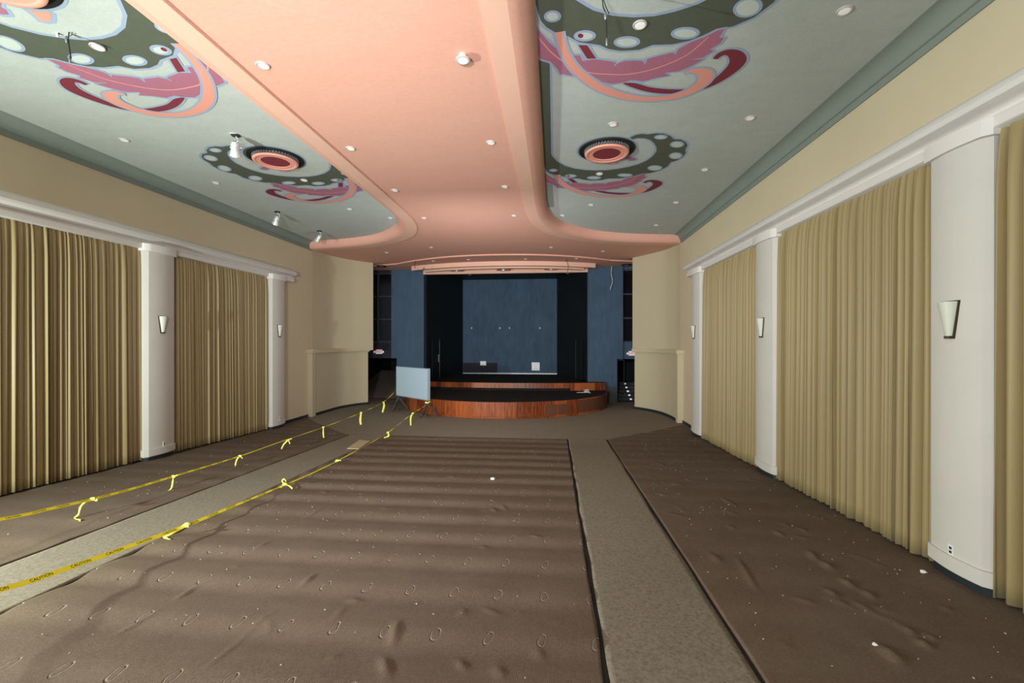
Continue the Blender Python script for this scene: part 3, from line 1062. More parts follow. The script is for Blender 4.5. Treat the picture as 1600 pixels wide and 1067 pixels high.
def outline(bm, P, wd, z):
    """a painted line of half-width wd round a closed shape"""
    A, B = grow(P, wd), grow(P, -wd * .4)
    va = [bm.verts.new((max(p[0], EDGE), p[1], z)) for p in A]
    vb = [bm.verts.new((max(p[0], EDGE), p[1], z)) for p in B]
    n = len(va)
    for i in range(n):
        bm.faces.new((va[i], va[(i + 1) % n], vb[(i + 1) % n], vb[i]))
    return bm


def clampx(P):
    return [(max(p[0], EDGE), p[1]) for p in P]


def dedupe(P):
    out = []
    for p in P:
        if not out or (abs(p[0] - out[-1][0]) + abs(p[1] - out[-1][1])) > 2e-3:
            out.append(p)
    if (abs(out[0][0] - out[-1][0]) + abs(out[0][1] - out[-1][1])) < 2e-3:
        out.pop()
    return out


def sm(P, n=3):
    return [(v[0], v[1]) for v in catmull([Vector(p) for p in P], n, closed=True)]


def area2(P):
    return sum(P[i - 1][0] * P[i][1] - P[i][0] * P[i - 1][1] for i in range(len(P)))


def grow(P, wd):
    s = 1 if area2(P) > 0 else -1
    out = []
    n = len(P)
    for i in range(n):
        a, b, c = Vector(P[i - 1]), Vector(P[i]), Vector(P[(i + 1) % n])
        d1, d2 = (b - a).normalized(), (c - b).normalized()
        nn = Vector((d1.y + d2.y, -d1.x - d2.x)) * s
        if nn.length < 0.2:
            nn = Vector((d1.y, -d1.x)) * s
        nn.normalize()
        out.append((b.x + nn.x * wd, b.y + nn.y * wd))
    return out


def ribbon(cl, widths):
    P = [Vector(p) for p in cl]
    P = catmull(P, 5)
    Wd = catmull([Vector((q, 0)) for q in widths], 5)
    L, R = [], []
    for i, p in enumerate(P):
        d = (P[min(i + 1, len(P) - 1)] - P[max(i - 1, 0)]).normalized()
        nrm = Vector((-d.y, d.x))
        h = max(Wd[i].x, 0.004) / 2
        L.append(p + nrm * h)
        R.append(p - nrm * h)
    return L, R


def strip_mesh(bm, L, R, z):
    a = [bm.verts.new((max(p[0], EDGE), p[1], z)) for p in L]
    b = [bm.verts.new((max(p[0], EDGE), p[1], z)) for p in R]
    for i in range(len(a) - 1):
        bm.faces.new((a[i], a[i + 1], b[i + 1], b[i]))


def ellp(cx, cy, rx, ry, mapf, n=24):
    return mapf([(cx + rx * math.cos(2 * PI * k / n), cy + ry * math.sin(2 * PI * k / n)) for k in range(n)])


Z1, Z2, Z3, Z4, Z5, Z6 = -.0015, -.003, -.0045, -.006, -.0075, -.009
outer_far = [(905, 348), (925, 322), (965, 304), (1020, 293), (1085, 298), (1150, 288), (1225, 290), (1290, 313), (1322, 343), (1385, 345), (1432, 370), (1447, 400), (1428, 437), (1430, 470), (1400, 510), (1345, 540), (1290, 556), (1262, 595), (1190, 632), (1100, 656)]
lower_near = [(1590, 20), (1540, 70), (1450, 128), (1350, 160), (1290, 182), (1220, 222), (1110, 255), (1000, 278), (880, 281), (795, 312), (680, 319), (600, 306), (545, 281), (420, 264), (340, 222), (265, 200), (215, 170), (180, 130), (158, 60)]
inner_far = [(185, 480), (200, 508), (240, 548), (310, 588), (400, 615), (500, 629), (600, 633), (700, 630), (800, 618), (900, 600), (1000, 572), (1075, 538), (1130, 495), (1162, 450), (1158, 415), (1140, 380), (1105, 350), (1050, 333), (990, 331), (945, 342), (922, 360)]
band_top = near([(170, 372)])[0][1] - PITCH   # the dark edge strip starts at the feather of the motif before
yb = band_top
xin = far([(185, 480)])[0][0]
o1, o2_, o3 = far(outer_far), near(lower_near), far(inner_far)
o2_ = [p for p in o2_ if p[0] < o1[-1][0] - 0.1]
darkpoly = dedupe(clampx(o1 + o2_ + [(EDGE, near([(158, 60)])[0][1] - .1), (EDGE, yb), (xin, yb)] + o3))
holes = [(1200, 322, 46, 15), (1350, 390, 50, 24), (1338, 495, 48, 25), (1145, 608, 55, 20), (862, 680, 58, 13), (578, 697, 56, 13), (352, 684, 33, 10), (205, 630, 28, 10)]
hole_near = [(1495, 48, 75, 42), (1083, 208, 70, 26), (718, 263, 64, 24), (455, 224, 50, 22), (262, 102, 40, 32)]
feather = [(1330, 178), (1285, 190), (1200, 232), (1120, 262), (1040, 305), (1022, 342), (1005, 328), (900, 352), (846, 368), (832, 404), (815, 378), (700, 380), (655, 398), (640, 418), (636, 386), (520, 370), (440, 380), (425, 345), (378, 345), (300, 320), (235, 268), (160, 180), (160, 340), (180, 368), (242, 385), (285, 432), (300, 460), (360, 470), (440, 482), (500, 470), (565, 512), (620, 525), (700, 515), (745, 500), (820, 508), (900, 486), (985, 472), (955, 455), (1050, 443), (1120, 412), (1195, 372), (1100, 372), (1190, 360), (1262, 318), (1235, 308), (1300, 270), (1325, 237), (1295, 232)]
vein = [(160, 225), (240, 320), (340, 395), (470, 450), (600, 463), (720, 463), (850, 440), (970, 400), (1080, 350), (1160, 290), (1228, 228)]
salm = [(292, 198), (320, 300), (372, 400), (450, 480), (560, 552), (700, 600), (850, 618), (1000, 605), (1100, 575), (1180, 525), (1212, 478), (1190, 448), (1130, 440), (1075, 458)]
salw = [.10, .10, .12, .14, .16, .15, .13, .14, .17, .19, .20, .17, .09, .02]
redc = [(700, 520), (760, 532), (850, 558), (950, 570), (1050, 570), (1150, 560), (1250, 522), (1345, 458), (1408, 392), (1400, 345), (1352, 325), (1300, 340), (1270, 368)]
redw = [.03, .11, .12, .13, .11, .09, .13, .19, .22, .18, .12, .10, .07]
redbar = [(415, 280), (470, 282), (525, 365), (470, 366)]
K4 = lambda x, y: (x / 8.889, y / 8.889)


def leftn(pts):
    out = []
    for p in pts:
        q = hz(*K4(*p), ZG)
        out.append((mir(q[0]) - MC[0], q[1] - (MC[1] - PITCH)))
    return out


stub = [(250, 195), (330, 180), (450, 190), (600, 240), (720, 290), (850, 350), (930, 400), (930, 490), (850, 500), (780, 490), (720, 420), (640, 360), (520, 290), (400, 250), (300, 240)]
curl = [(120, 285), (190, 240), (285, 240), (268, 318), (330, 350), (372, 412), (290, 412), (190, 395), (140, 350)]


def build_mural(flip, cx, cy, label):
    root = thing('ceiling_mural', label, 'mural', (cx, cy, ZG), 0, 'painted deco swirls on the green ceilings')
    root.scale = (1, 1, 1)
    def fin(bm, name, m):
        if flip:
            for v in bm.verts:
                v.co.x = -v.co.x
        o = obj(name, bm, m, root)
        # paint faces the room
        for p in o.data.polygons:
            pass
        return o
    # olive band with blue outline
    bm = outline(bmesh.new(), darkpoly, .045, Z1)
    for f in bm.faces: f.material_index = 1
    flat(darkpoly, Z2, bm)
    for (a, b, c, d) in holes[:4] + holes[7:]:
        e = ellp(a, b, c, d, far)
        bm2 = len(bm.faces)
        flat(clampx(grow(e, .035)), Z3, bm); bm.faces.ensure_lookup_table()
        for f in bm.faces[bm2:]: f.material_index = 1
        bm2 = len(bm.faces)
        flat(clampx(e), Z4, bm); bm.faces.ensure_lookup_table()
        for f in bm.faces[bm2:]: f.material_index = 2
    for (a, b, c, d) in hole_near[1:4]:
        e = ellp(a, b, c, d, near)
        bm2 = len(bm.faces)
        flat(grow(e, .04), Z3, bm); bm.faces.ensure_lookup_table()
        for f in bm.faces[bm2:]: f.material_index = 1
        bm2 = len(bm.faces)
        flat(e, Z4, bm); bm.faces.ensure_lookup_table()
        for f in bm.faces[bm2:]: f.material_index = 2
    e = ellp(428, 222, 18, 14, near)
    bm2 = len(bm.faces); flat(e, Z5, bm); bm.faces.ensure_lookup_table()
    for f in bm.faces[bm2:]: f.material_index = 3
    # ring round the medallion
    ring = [(0.615 * math.cos(2 * PI * k / 40), 0.615 * math.sin(2 * PI * k / 40)) for k in range(40)]
    bm2 = len(bm.faces); flat(ring, Z3, bm); bm.faces.ensure_lookup_table()
    for f in bm.faces[bm2:]: f.material_index = 1
    ring = [(0.575 * math.cos(2 * PI * k / 40), 0.575 * math.sin(2 * PI * k / 40)) for k in range(40)]
    bm2 = len(bm.faces); flat(ring, Z4, bm); bm.faces.ensure_lookup_table()
    fin(bm, 'painted_band', [M['m_dark'], M['m_blue'], M['m_pale'], M['m_red']])
    # grey strip beyond the farther motif along the recess edge
    if cy > 7:
        y0 = near([(170, 372)])[0][1]
        bm = flat([(EDGE, y0), (xin + .02, y0 + .05), (xin + .06, y0 + 2.0), (EDGE, y0 + 2.0)], Z1)
        fin(bm, 'painted_edge_strip', M['m_grey'])
    # feather
    fp = dedupe(clampx(near(feather)))
    bm = outline(bmesh.new(), fp, .04, Z3 - .0002)
    for f in bm.faces: f.material_index = 1
    flat(fp, Z4 - .0002, bm)
    n0 = len(bm.faces)
    L, R = ribbon(near(vein), [.012, .02, .022, .022, .022, .022, .022, .022, .02, .018, .012])
    strip_mesh(bm, L, R, Z5 - .0002); bm.faces.ensure_lookup_table()
    for f in bm.faces[n0:]: f.material_index = 2
    fin(bm, 'painted_feather', [M['m_feather'], M['m_blue'], M['m_salmon']])
    # scrolls
    bm = bmesh.new()
    rb = dedupe(near(redbar))
    flat(grow(rb, .04), Z3 - .0004, bm)
    for f in bm.faces: f.material_index = 1
    n0 = len(bm.faces)
    L, R = ribbon(near(redc), [q + .07 for q in redw])
    strip_mesh(bm, L, R, Z3 - .0004); bm.faces.ensure_lookup_table()
    for f in bm.faces[n0:]: f.material_index = 1
    n0 = len(bm.faces)
    flat(rb, Z4 - .0008, bm)
    L, R = ribbon(near(redc), redw)
    strip_mesh(bm, L, R, Z4 - .0008); bm.faces.ensure_lookup_table()
    fin(bm, 'painted_red_scroll', [M['m_red'], M['m_blue']])
    bm = bmesh.new()
    L, R = ribbon(near(salm), [q + .07 for q in salw])
    strip_mesh(bm, L, R, Z5 - .0006)
    for f in bm.faces: f.material_index = 1
    n0 = len(bm.faces)
    L, R = ribbon(near(salm), salw)
    strip_mesh(bm, L, R, Z6)
    fin(bm, 'painted_salmon_scroll', [M['m_salmon'], M['m_blue']])
    # stub of ribbon and a leaf under the medallion
    bm = bmesh.new()
    P = dedupe(leftn(stub)); Q = dedupe(leftn(curl))
    flat(grow(P, .05), Z1 - .0001, bm); flat(grow(Q, .05), Z1 - .0002, bm)
    for f in bm.faces: f.material_index = 1
    flat(P, Z2 - .0003, bm)
    n0 = len(bm.faces)
    flat(Q, Z2 - .0004, bm); bm.faces.ensure_lookup_table()
    for f in bm.faces[n0:]: f.material_index = 2
    fin(bm, 'painted_leaf', [M['m_salmon'], M['m_blue'], M['m_feather']])
    return root


for s in (0, 1):
    for k in (0, 1):
        cx = MC[0] if s == 0 else mir(MC[0]) + .09
        cy = MC[1] - (PITCH if k == 0 else 0) - (LY if s else 0)
        lab = '%s olive swirl with mauve feather painted on the %s green ceiling' % ('large nearer' if k == 0 else 'smaller farther', 'right' if s == 0 else 'left')
        build_mural(s == 1, cx, cy, lab)


def make_medallion():
    root = thing('ceiling_medallion', 'x', 'ceiling light', (0, 0, 0), 0, 'round salmon ceiling medallions')
    # dark ring well: shallow black drum, fins, hanging disc
    obj('drum', lathe([(0.0, 0), (0.545, 0), (0.545, -.02), (0.49, -.02), (0.47, -.008), (0.0, -.008)], 48), M['black'], root, angle=30)
    fin = []
    for k in range(96):
        a = 2 * PI * k / 96
        rr0 = 0.45 if k % 2 else 0.405
        fin += [(rr0 * math.cos(a), rr0 * math.sin(a)), (rr0 * math.cos(a + PI / 96), rr0 * math.sin(a + PI / 96))]
    obj('fin_ring', prism(fin, -.05, -.006), M['steel'], root)
    obj('stem', lathe([(0, -.006), (.33, -.006), (.33, -.065), (0, -.065)], 40), M['black'], root, angle=30)
    obj('disc', lathe([(0.28, -.062), (0.43, -.062), (0.442, -.077), (0.438, -.092), (0.425, -.100), (0.40, -.104), (0.375, -.100), (0.365, -.092), (0.28, -.089), (0.275, -.077), (0.28, -.062)], 56), M['m_salmon'], root, angle=30)
    obj('disc_centre', lathe([(0, -.072), (0.285, -.072), (0.285, -.080), (0, -.080)], 48), M['m_red'], root, angle=30)
    return root


m0 = make_medallion()
first = True
for s in (0, 1):
    for k in (1, 0):
        o = m0 if first else copy_tree(m0)
        first = False
        o.location = (MC[0] if s == 0 else mir(MC[0]) + .12, MC[1] - (PITCH if k == 0 else 0) - (LY if s else 0), ZG - .009)
        o['label'] = 'round salmon medallion in the %s green ceiling, %s' % ('right' if s == 0 else 'left', 'at the top edge of the photo' if k == 0 else 'inside the smaller farther swirl')

# ------------------------------------------------------------------ downlights


def make_downlight():
    root = thing('downlight', 'x', 'ceiling light', (0, 0, 0), 0, 'small round recessed downlights')
    obj('trim_ring', lathe([(0.062, 0.0), (0.085, 0.0), (0.086, -.010), (0.080, -.016), (0.066, -.014), (0.060, -.006), (0.062, 0.0)], 28), M['ltrim'], root, angle=40)
    obj('lens', lathe([(0, -.006), (0.064, -.006), (0.062, -.011), (0, -.014)], 28), M['lens'], root, angle=60)
    return root


d0 = make_downlight()
spots = []
ordn = ['nearest', 'second', 'third', 'fourth', 'fifth']
for i, y in enumerate([5.58, 8.14, 10.50, 12.93]):
    for x, sname in ((-3.83, 'left'), (-1.16, 'right')):
        if i == 0 and sname == 'right':
            continue
        spots.append((x, y, ZP, 'small round downlight in the salmon ceiling, %s row, %s from the camera' % (sname, ordn[i])))
for i, y in enumerate([5.62, 8.17, 10.53, 12.94, 15.40]):
    for x, sname in ((1.045, 'inner row of the right green ceiling'), (3.40, 'outer row of the right green ceiling'), (-6.0, 'inner row of the left green ceiling'), (-8.28, 'outer row of the left green ceiling')):
        if i == 4 and x != 3.40:
            continue
        if i == 0 and x == -8.28:
            continue
        if i == 3 and x == -8.28:
            continue
        spots.append((x, y - (LY if x < -3 else 0), ZG if not (i in (0, 2) and abs(x) in (1.045, 6.0)) else ZG - .009, 'round downlight, %s, %s from camera' % (sname, ordn[i])))
q = hz(879, 337, ZG); spots.append((q[0], q[1], ZG, 'round downlight in the rounded inner corner of the right green ceiling'))
q = hz(610, 341, ZG); spots.append((q[0], q[1], ZG, 'small round downlight in the rounded inner corner of the left green ceiling'))
for px, py, lab in [(861, 387, 'salmon ceiling beyond the green recess, above the right stage edge'), (942, 393, 'salmon ceiling ceiling near the right wing wall'),
                    (674, 387, 'salmon ceiling beyond the green recesses, left of centre'), (604, 395, 'salmon ceiling near the left wing wall')]:
    q = hz(px, py, ZP)
    spots.append((q[0], q[1], ZP, 'tiny round downlight in the ' + lab.replace('ceiling ceiling', 'ceiling')))
for px, py, lab in [(821, 405, 'just right of centre'), (900, 407, 'above the right side of the stage'), (732, 406, 'just left of centre'), (681, 411, 'above the left side of the stage')]:
    q = hz(px, py, ZP - .055)
    spots.append((q[0], min(q[1], 19.6), ZP - .055, 'tiny downlight in the salmon band over the stage, ' + lab))
for i, (x, y, z, lab) in enumerate(spots):
    o = d0 if i == 0 else copy_tree(d0)
    o.location = (x, y, z)
    o['label'] = lab
# the loose one that has dropped out of its hole
o = thing('downlight', 'round white downlight hanging loose below the salmon ceiling near the camera', 'ceiling light', (-1.16, 5.62, ZP))
obj('can', lathe([(0, 0), (.052, 0), (.052, -.05), (.06, -.065), (0, -.065)], 28), M['ltrim'], o, angle=40)
obj('trim_ring', lathe([(0.066, -.062), (0.092, -.060), (0.094, -.072), (0.07, -.078), (0.066, -.062)], 28), M['ltrim'], o, angle=40)
obj('lens', lathe([(0, -.066), (.07, -.066), (.066, -.074), (0, -.076)], 28), M['lens'], o, angle=50)
# two bigger fixtures tucked behind the wing walls
for px, py, lab in ((596, 416, 'large dim round ceiling fixture behind the left wing wall'), (979, 414, 'round ceiling fixture at the right wing wall')):
    q = hz(px, py, ZP - .055)
    o = thing('ceiling_fixture', lab, 'ceiling light', (q[0], q[1], ZP - (.055 if q[1] > 20.6 else .0)))
    obj('rim', lathe([(.10, 0), (.24, 0), (.25, -.02), (.18, -.05), (.10, -.03), (.10, 0)], 28), M['purple'], o, angle=40)
    obj('lens', lathe([(0, -.02), (.11, -.02), (.1, -.04), (0, -.05)], 24), M['ltrim'], o, angle=40)
# bulbs in the dark cove between the hanging lips, seen over the stage
for i, (x, lab) in enumerate([(-4.75, 'left'), (-2.45, 'centre'), (-0.15, 'right')]):
    o = thing('cove_lamp', 'shaded lamp up in the dark cove behind the salmon lips over the stage, %s one' % lab, 'ceiling light', (x, 21.55, 5.998), 0, 'cove lamps over the stage')
    obj('dish', lathe([(.02, 0), (.10, 0), (.32, -.14), (.34, -.15), (.30, -.15), (.02, -.03), (.02, 0)], 24), M['pink_trim'], o, angle=40)
    obj('bulb', lathe([(0, -.02), (.05, -.04), (.07, -.10), (.05, -.16), (0, -.18)], 16), M['lens'], o, smooth=True)
# small downlights in the black stage ceiling
for i, (px, lab) in enumerate([(681, 'far left'), (711, 'left'), (734, 'left of centre'), (791, 'centre'), (850, 'right of centre'), (887, 'far right')]):
    p = aty(px, 431, 23.6 + 0.5 * (i % 3))
    o = copy_tree(d0)
    o.location = (p.x, p.y, 6.12)
    o['label'] = 'pinpoint lamp in the black stage ceiling, ' + lab
    o['group'] = 'lamps in the stage ceiling'
# small wall lamps in a row on the stage walls
for i, (px, lab) in enumerate([(737, 'left on the blue screen wall'), (781, 'just left of the middle of the blue screen wall'), (796, 'middle of the blue screen wall'), (843.5, 'right on the blue screen wall')]):
    p = aty(px, 513, YBK)
    o = thing('wall_hook', 'tiny bright metal hook, ' + lab, 'hook', (p.x, YBK, p.z), 0, 'row of hooks on the stage walls')
    bm = box(-.025, .025, -.01, 0, -.05, .05, .004)
    obj('plate', bm, M['plate'], o)
    obj('peg', tube([(0, -.005, .02), (0, -.05, .0), (0, -.055, .03)], .008), M['plate'], o)

# ------------------------------------------------------------------ spotlights on the left green ceiling


def make_spot():
    root = thing('ceiling_spotlight', 'x', 'spotlight', (0, 0, 0), 0, 'silver spotlights on the left green ceiling')
    obj('canopy', lathe([(0, 0), (.075, 0), (.08, -.015), (.06, -.035), (.02, -.04), (0, -.04)], 24), M['darkmetal'], root, angle=40)
    obj('arm', tube([(0, 0, -.03), (.05, -.02, -.08), (.06, -.04, -.13), (.0, -.03, -.19)], .014), M['silver'], root)
    bm = bmesh.new()
    a, b = Vector((0.0, -.02, -.20)), Vector((-.03, .09, -.37))
    d = (b - a).normalized()
    cyl(bm, a - d * .06, a, .045, .075, 20)
    cyl(bm, a, a + d * .10, .075, .078, 20)
    cyl(bm, a + d * .10, b, .078, .105, 20)
    hd = obj('lamp_head', bm, M['silver'], root, angle=40)
    bm = bmesh.new()
    cyl(bm, b - d * .01, b + d * .004, .096, .096, 20)
    obj('lens', bm, M['darkmetal'], hd)
    bm = bmesh.new()
    cyl(bm, (-.10, .02, -.24), (.10, .02, -.24), .012, .012, 10)
    obj('yoke', bm, M['silver'], root)
    return root


sp0 = make_spot()
for i, (px, py, rz, sc_, lab) in enumerate([(368, 211, 0.3, 1.0, 'largest silver spotlight on the left green ceiling, beside the round medallion'),
                                            (433, 331, 0.8, 1.0, 'middle silver spotlight near the left wall, between the other two'),
                                            (499, 361, 1.2, 1.0, 'farthest silver spotlight, in the far corner of the left green ceiling')]):
    q = hz(px, py, ZG)
    o = sp0 if i == 0 else copy_tree(sp0)
    o.location = (q[0], q[1], ZG)
    o.rotation_euler = (0, 0, rz)
    o['label'] = lab

# ------------------------------------------------------------------ loose wires hanging from the ceiling


def hang(label, px_pts, y, cat='cable', m='cable', r=.006, group=None, ends=(), topz=None):
    pts = [aty(a, b, y) for a, b in px_pts]
    if topz is not None:
        pts[0].z = topz
    o0_ = pts[0].copy()
    root = thing('hanging_cable', label, cat, o0_)
    pts = [p - o0_ for p in pts]
    obj('wire', tube(catmull(pts, 5), r, 6), M[m], root)
    for (a, b, rad) in ends:
        p = aty(a, b, y) - o0_
        bm = lathe([(0, .05), (rad * .5, .04), (rad, 0), (rad * .6, -.04), (0, -.05)], 12)
        e = obj('connector', bm, M['steel'], root, smooth=True)
        e.location = p
    return root


YN = MC[1] - PITCH
yy = 5.1
r_ = hang('black wires dangling at the top left corner below the near medallion', [(92, -6), (96, 12), (104, 30), (108, 45), (107, 62), (109, 78), (111, 92)], yy, r=.007, ends=[(104, 62, .02), (109, 93, .015)], topz=ZG)
p0 = aty(106, 42, yy); p1 = aty(90, 54, yy)
base = Vector(r_.location)
obj('loop_wire', tube(catmull([aty(106, 42, yy) - base, aty(98, 42.5, yy) - base, aty(91, 45, yy) - base, aty(92, 55, yy) - base], 5), .005, 6), M['cable'], r_)
obj('loop_wire', tube(catmull([aty(97, 15, yy) - base, aty(104, 36, yy) - base, aty(113, 52, yy) - base, aty(109, 57, yy) - base], 5), .004, 6), M['cable'], r_)
e = obj('connector', lathe([(0, .04), (.015, .02), (.015, -.03), (0, -.04)], 12), M['plate'], r_, smooth=True)
e.location = aty(90, 54, yy) - base
yy = 5.0
r_ = hang('short dark wires dangling from the right green ceiling at the top of the photo', [(940, -6), (942, 8), (944, 15), (947, 22), (947, 30), (948, 48), (948, 66)], yy, r=.006, ends=[(946, 25, .02), (948, 66, .015)], topz=ZG)
base = Vector(r_.location)
obj('loop_wire', tube(catmull([aty(943, 0, yy) - base, aty(947, 12, yy) - base, aty(952, 22, yy) - base], 5), .005, 6), M['cable'], r_)
hang('thin dark wires hanging off the salmon lips at the right of the stage', [(892, 389), (891, 398), (885, 406), (888, 416), (886, 427)], 19.6, r=.012, topz=6.0)
hang('small dark wires hanging off the salmon lips at the left of the stage', [(650, 406), (648, 414), (649, 420)], 19.5, r=.012, ends=[(662, 420, .05)], topz=6.0)
hang('white cable hanging in front of the right blue stage column', [(956, 419), (955, 428), (957, 440), (954, 450), (954, 453)], 21.8, r=.018, m='wcable', topz=ZP - .05)

# ------------------------------------------------------------------ signs, outlets at the stage


def text_mesh(body, size, depth=.004):
    cu = bpy.data.curves.new('text', 'FONT')
    cu.body = body
    cu.size = size
    cu.extrude = depth
    cu.align_x = 'CENTER'
    cu.align_y = 'CENTER'
    ob = bpy.data.objects.new('tmp_text', cu)
    C.objects.link(ob)
    bpy.context.view_layer.update()
    me = bpy.data.meshes.new_from_object(ob)
    bpy.data.objects.remove(ob)
    return me


for (px, py, y, lab) in [(592, 550, YW - .04, 'lit exit sign with two lamp heads above the dark left doorway'), (988, 552.5, YW - .04, 'exit sign half hidden behind the right wing wall')]:
    p = aty(px, py, y)
    sg = thing('exit_sign', lab, 'sign', (p.x, p.y, p.z))
    obj('housing', box(-.17, .17, 0, .05, -.11, .11, .01), M['exit_white'], sg)
    me = text_mesh('EXIT', .17, .004)
    t = link('lettering', me, sg, M['exit_red'])
    t.location = (0, -.006, 0)
    t.rotation_euler = (PI / 2, 0, 0)
    for s in (-1, 1):
        bm = bmesh.new()
        cyl(bm, (s * .21, .02, .0), (s * .23, -.05, -.01), .05, .055, 14)
        obj('lamp_head', bm, M['exit_white'], sg, angle=40)

for px, py, sz, lab in [(755, 568, .13, 'white socket plate on the dark patch of the blue stage wall'), (837, 573, .24, 'larger whitish junction box low on the right of the blue stage wall')]:
    p = aty(px, py, YBK - .02)
    o = thing('junction_box', lab, 'junction box', (p.x, YBK - (.012 if sz < .2 else 0), p.z))
    obj('plate', box(-sz * (1.4 if sz < .2 else 1), sz * (1.4 if sz < .2 else 1), -.03, 0, -sz, sz, .008), M['steel'], o)
    for a in (-1, 1):
        obj('socket', box(a * sz * .5 - .05, a * sz * .5 + .05, -.04, -.029, -.06, .06), M['ltrim'], o)

# small lump of cloth and cables left on the right end of the stage
p = aty(917, 616, 20.3)
o = thing('cable_bundle', 'small heap of pale cable on the right end of the lower stage', 'cable', (p.x, p.y, ZL))
pts = [Vector((0.16 * math.cos(a * 1.9) * (1 - a / 30), 0.12 * math.sin(a * 1.9), .012 + a * .012)) for a in range(14)]
obj('cable_coil', tube(catmull(pts, 4), .016, 6), M['wcable'], o)
obj('cable_end', tube(catmull([Vector((-.1, 0, .02)), Vector((-.3, .05, .02)), Vector((-.45, -.02, .02))], 4), .014, 6), M['wcable'], o)

# ------------------------------------------------------------------ board on its two stands
bl, br = Vector((-6.62, 18.55, 0)), Vector((-4.92, 17.12, 0))
mid = (bl + br) / 2
d = (br - bl)
ang = math.atan2(d.y, d.x)
bw = d.length / 2 + 0.06
board = thing('presentation_board', 'pale blue upright board on two dark wooden stands left of the stage', 'board', (mid.x, mid.y, FZ), ang)
z0b, z1b = 0.66, 1.86
obj('panel', box(-bw, bw, -.045, .045, z0b, z1b, .006), M['board'], board)
obj('frame', (lambda bm: (bx(bm, bw - .001, bw + .02, -.055, .055, z0b - .01, z1b + .01), bx(bm, -bw - .02, -bw + .001, -.055, .055, z0b - .01, z1b + .01), bx(bm, -bw, bw, -.055, .055, z1b - .001, z1b + .02), bx(bm, -bw, bw, -.055, .055, z0b - .03, z0b + .001))[0])(bmesh.new()), M['board_edge'], board)
for s in (-1, 1):
    xx = s * (bw - .1)
    stnd = obj('stand', tube([(xx, 0, .5), (xx, 0, z0b)], .035, 8), M['standwood'], board)
    for k in range(3):
        a = -PI / 2 + k * 2 * PI / 3 + .35
        obj('leg', tube([(xx, 0, .58), (xx + .40 * math.cos(a), .40 * math.sin(a), .03)], .042, 6), M['standwood'], stnd)
    obj('crossbar', tube([(xx + .30, -.15, .04), (xx - .30, .22, .04)], .016, 6), M['standwood'], stnd)

# ------------------------------------------------------------------ caution tape


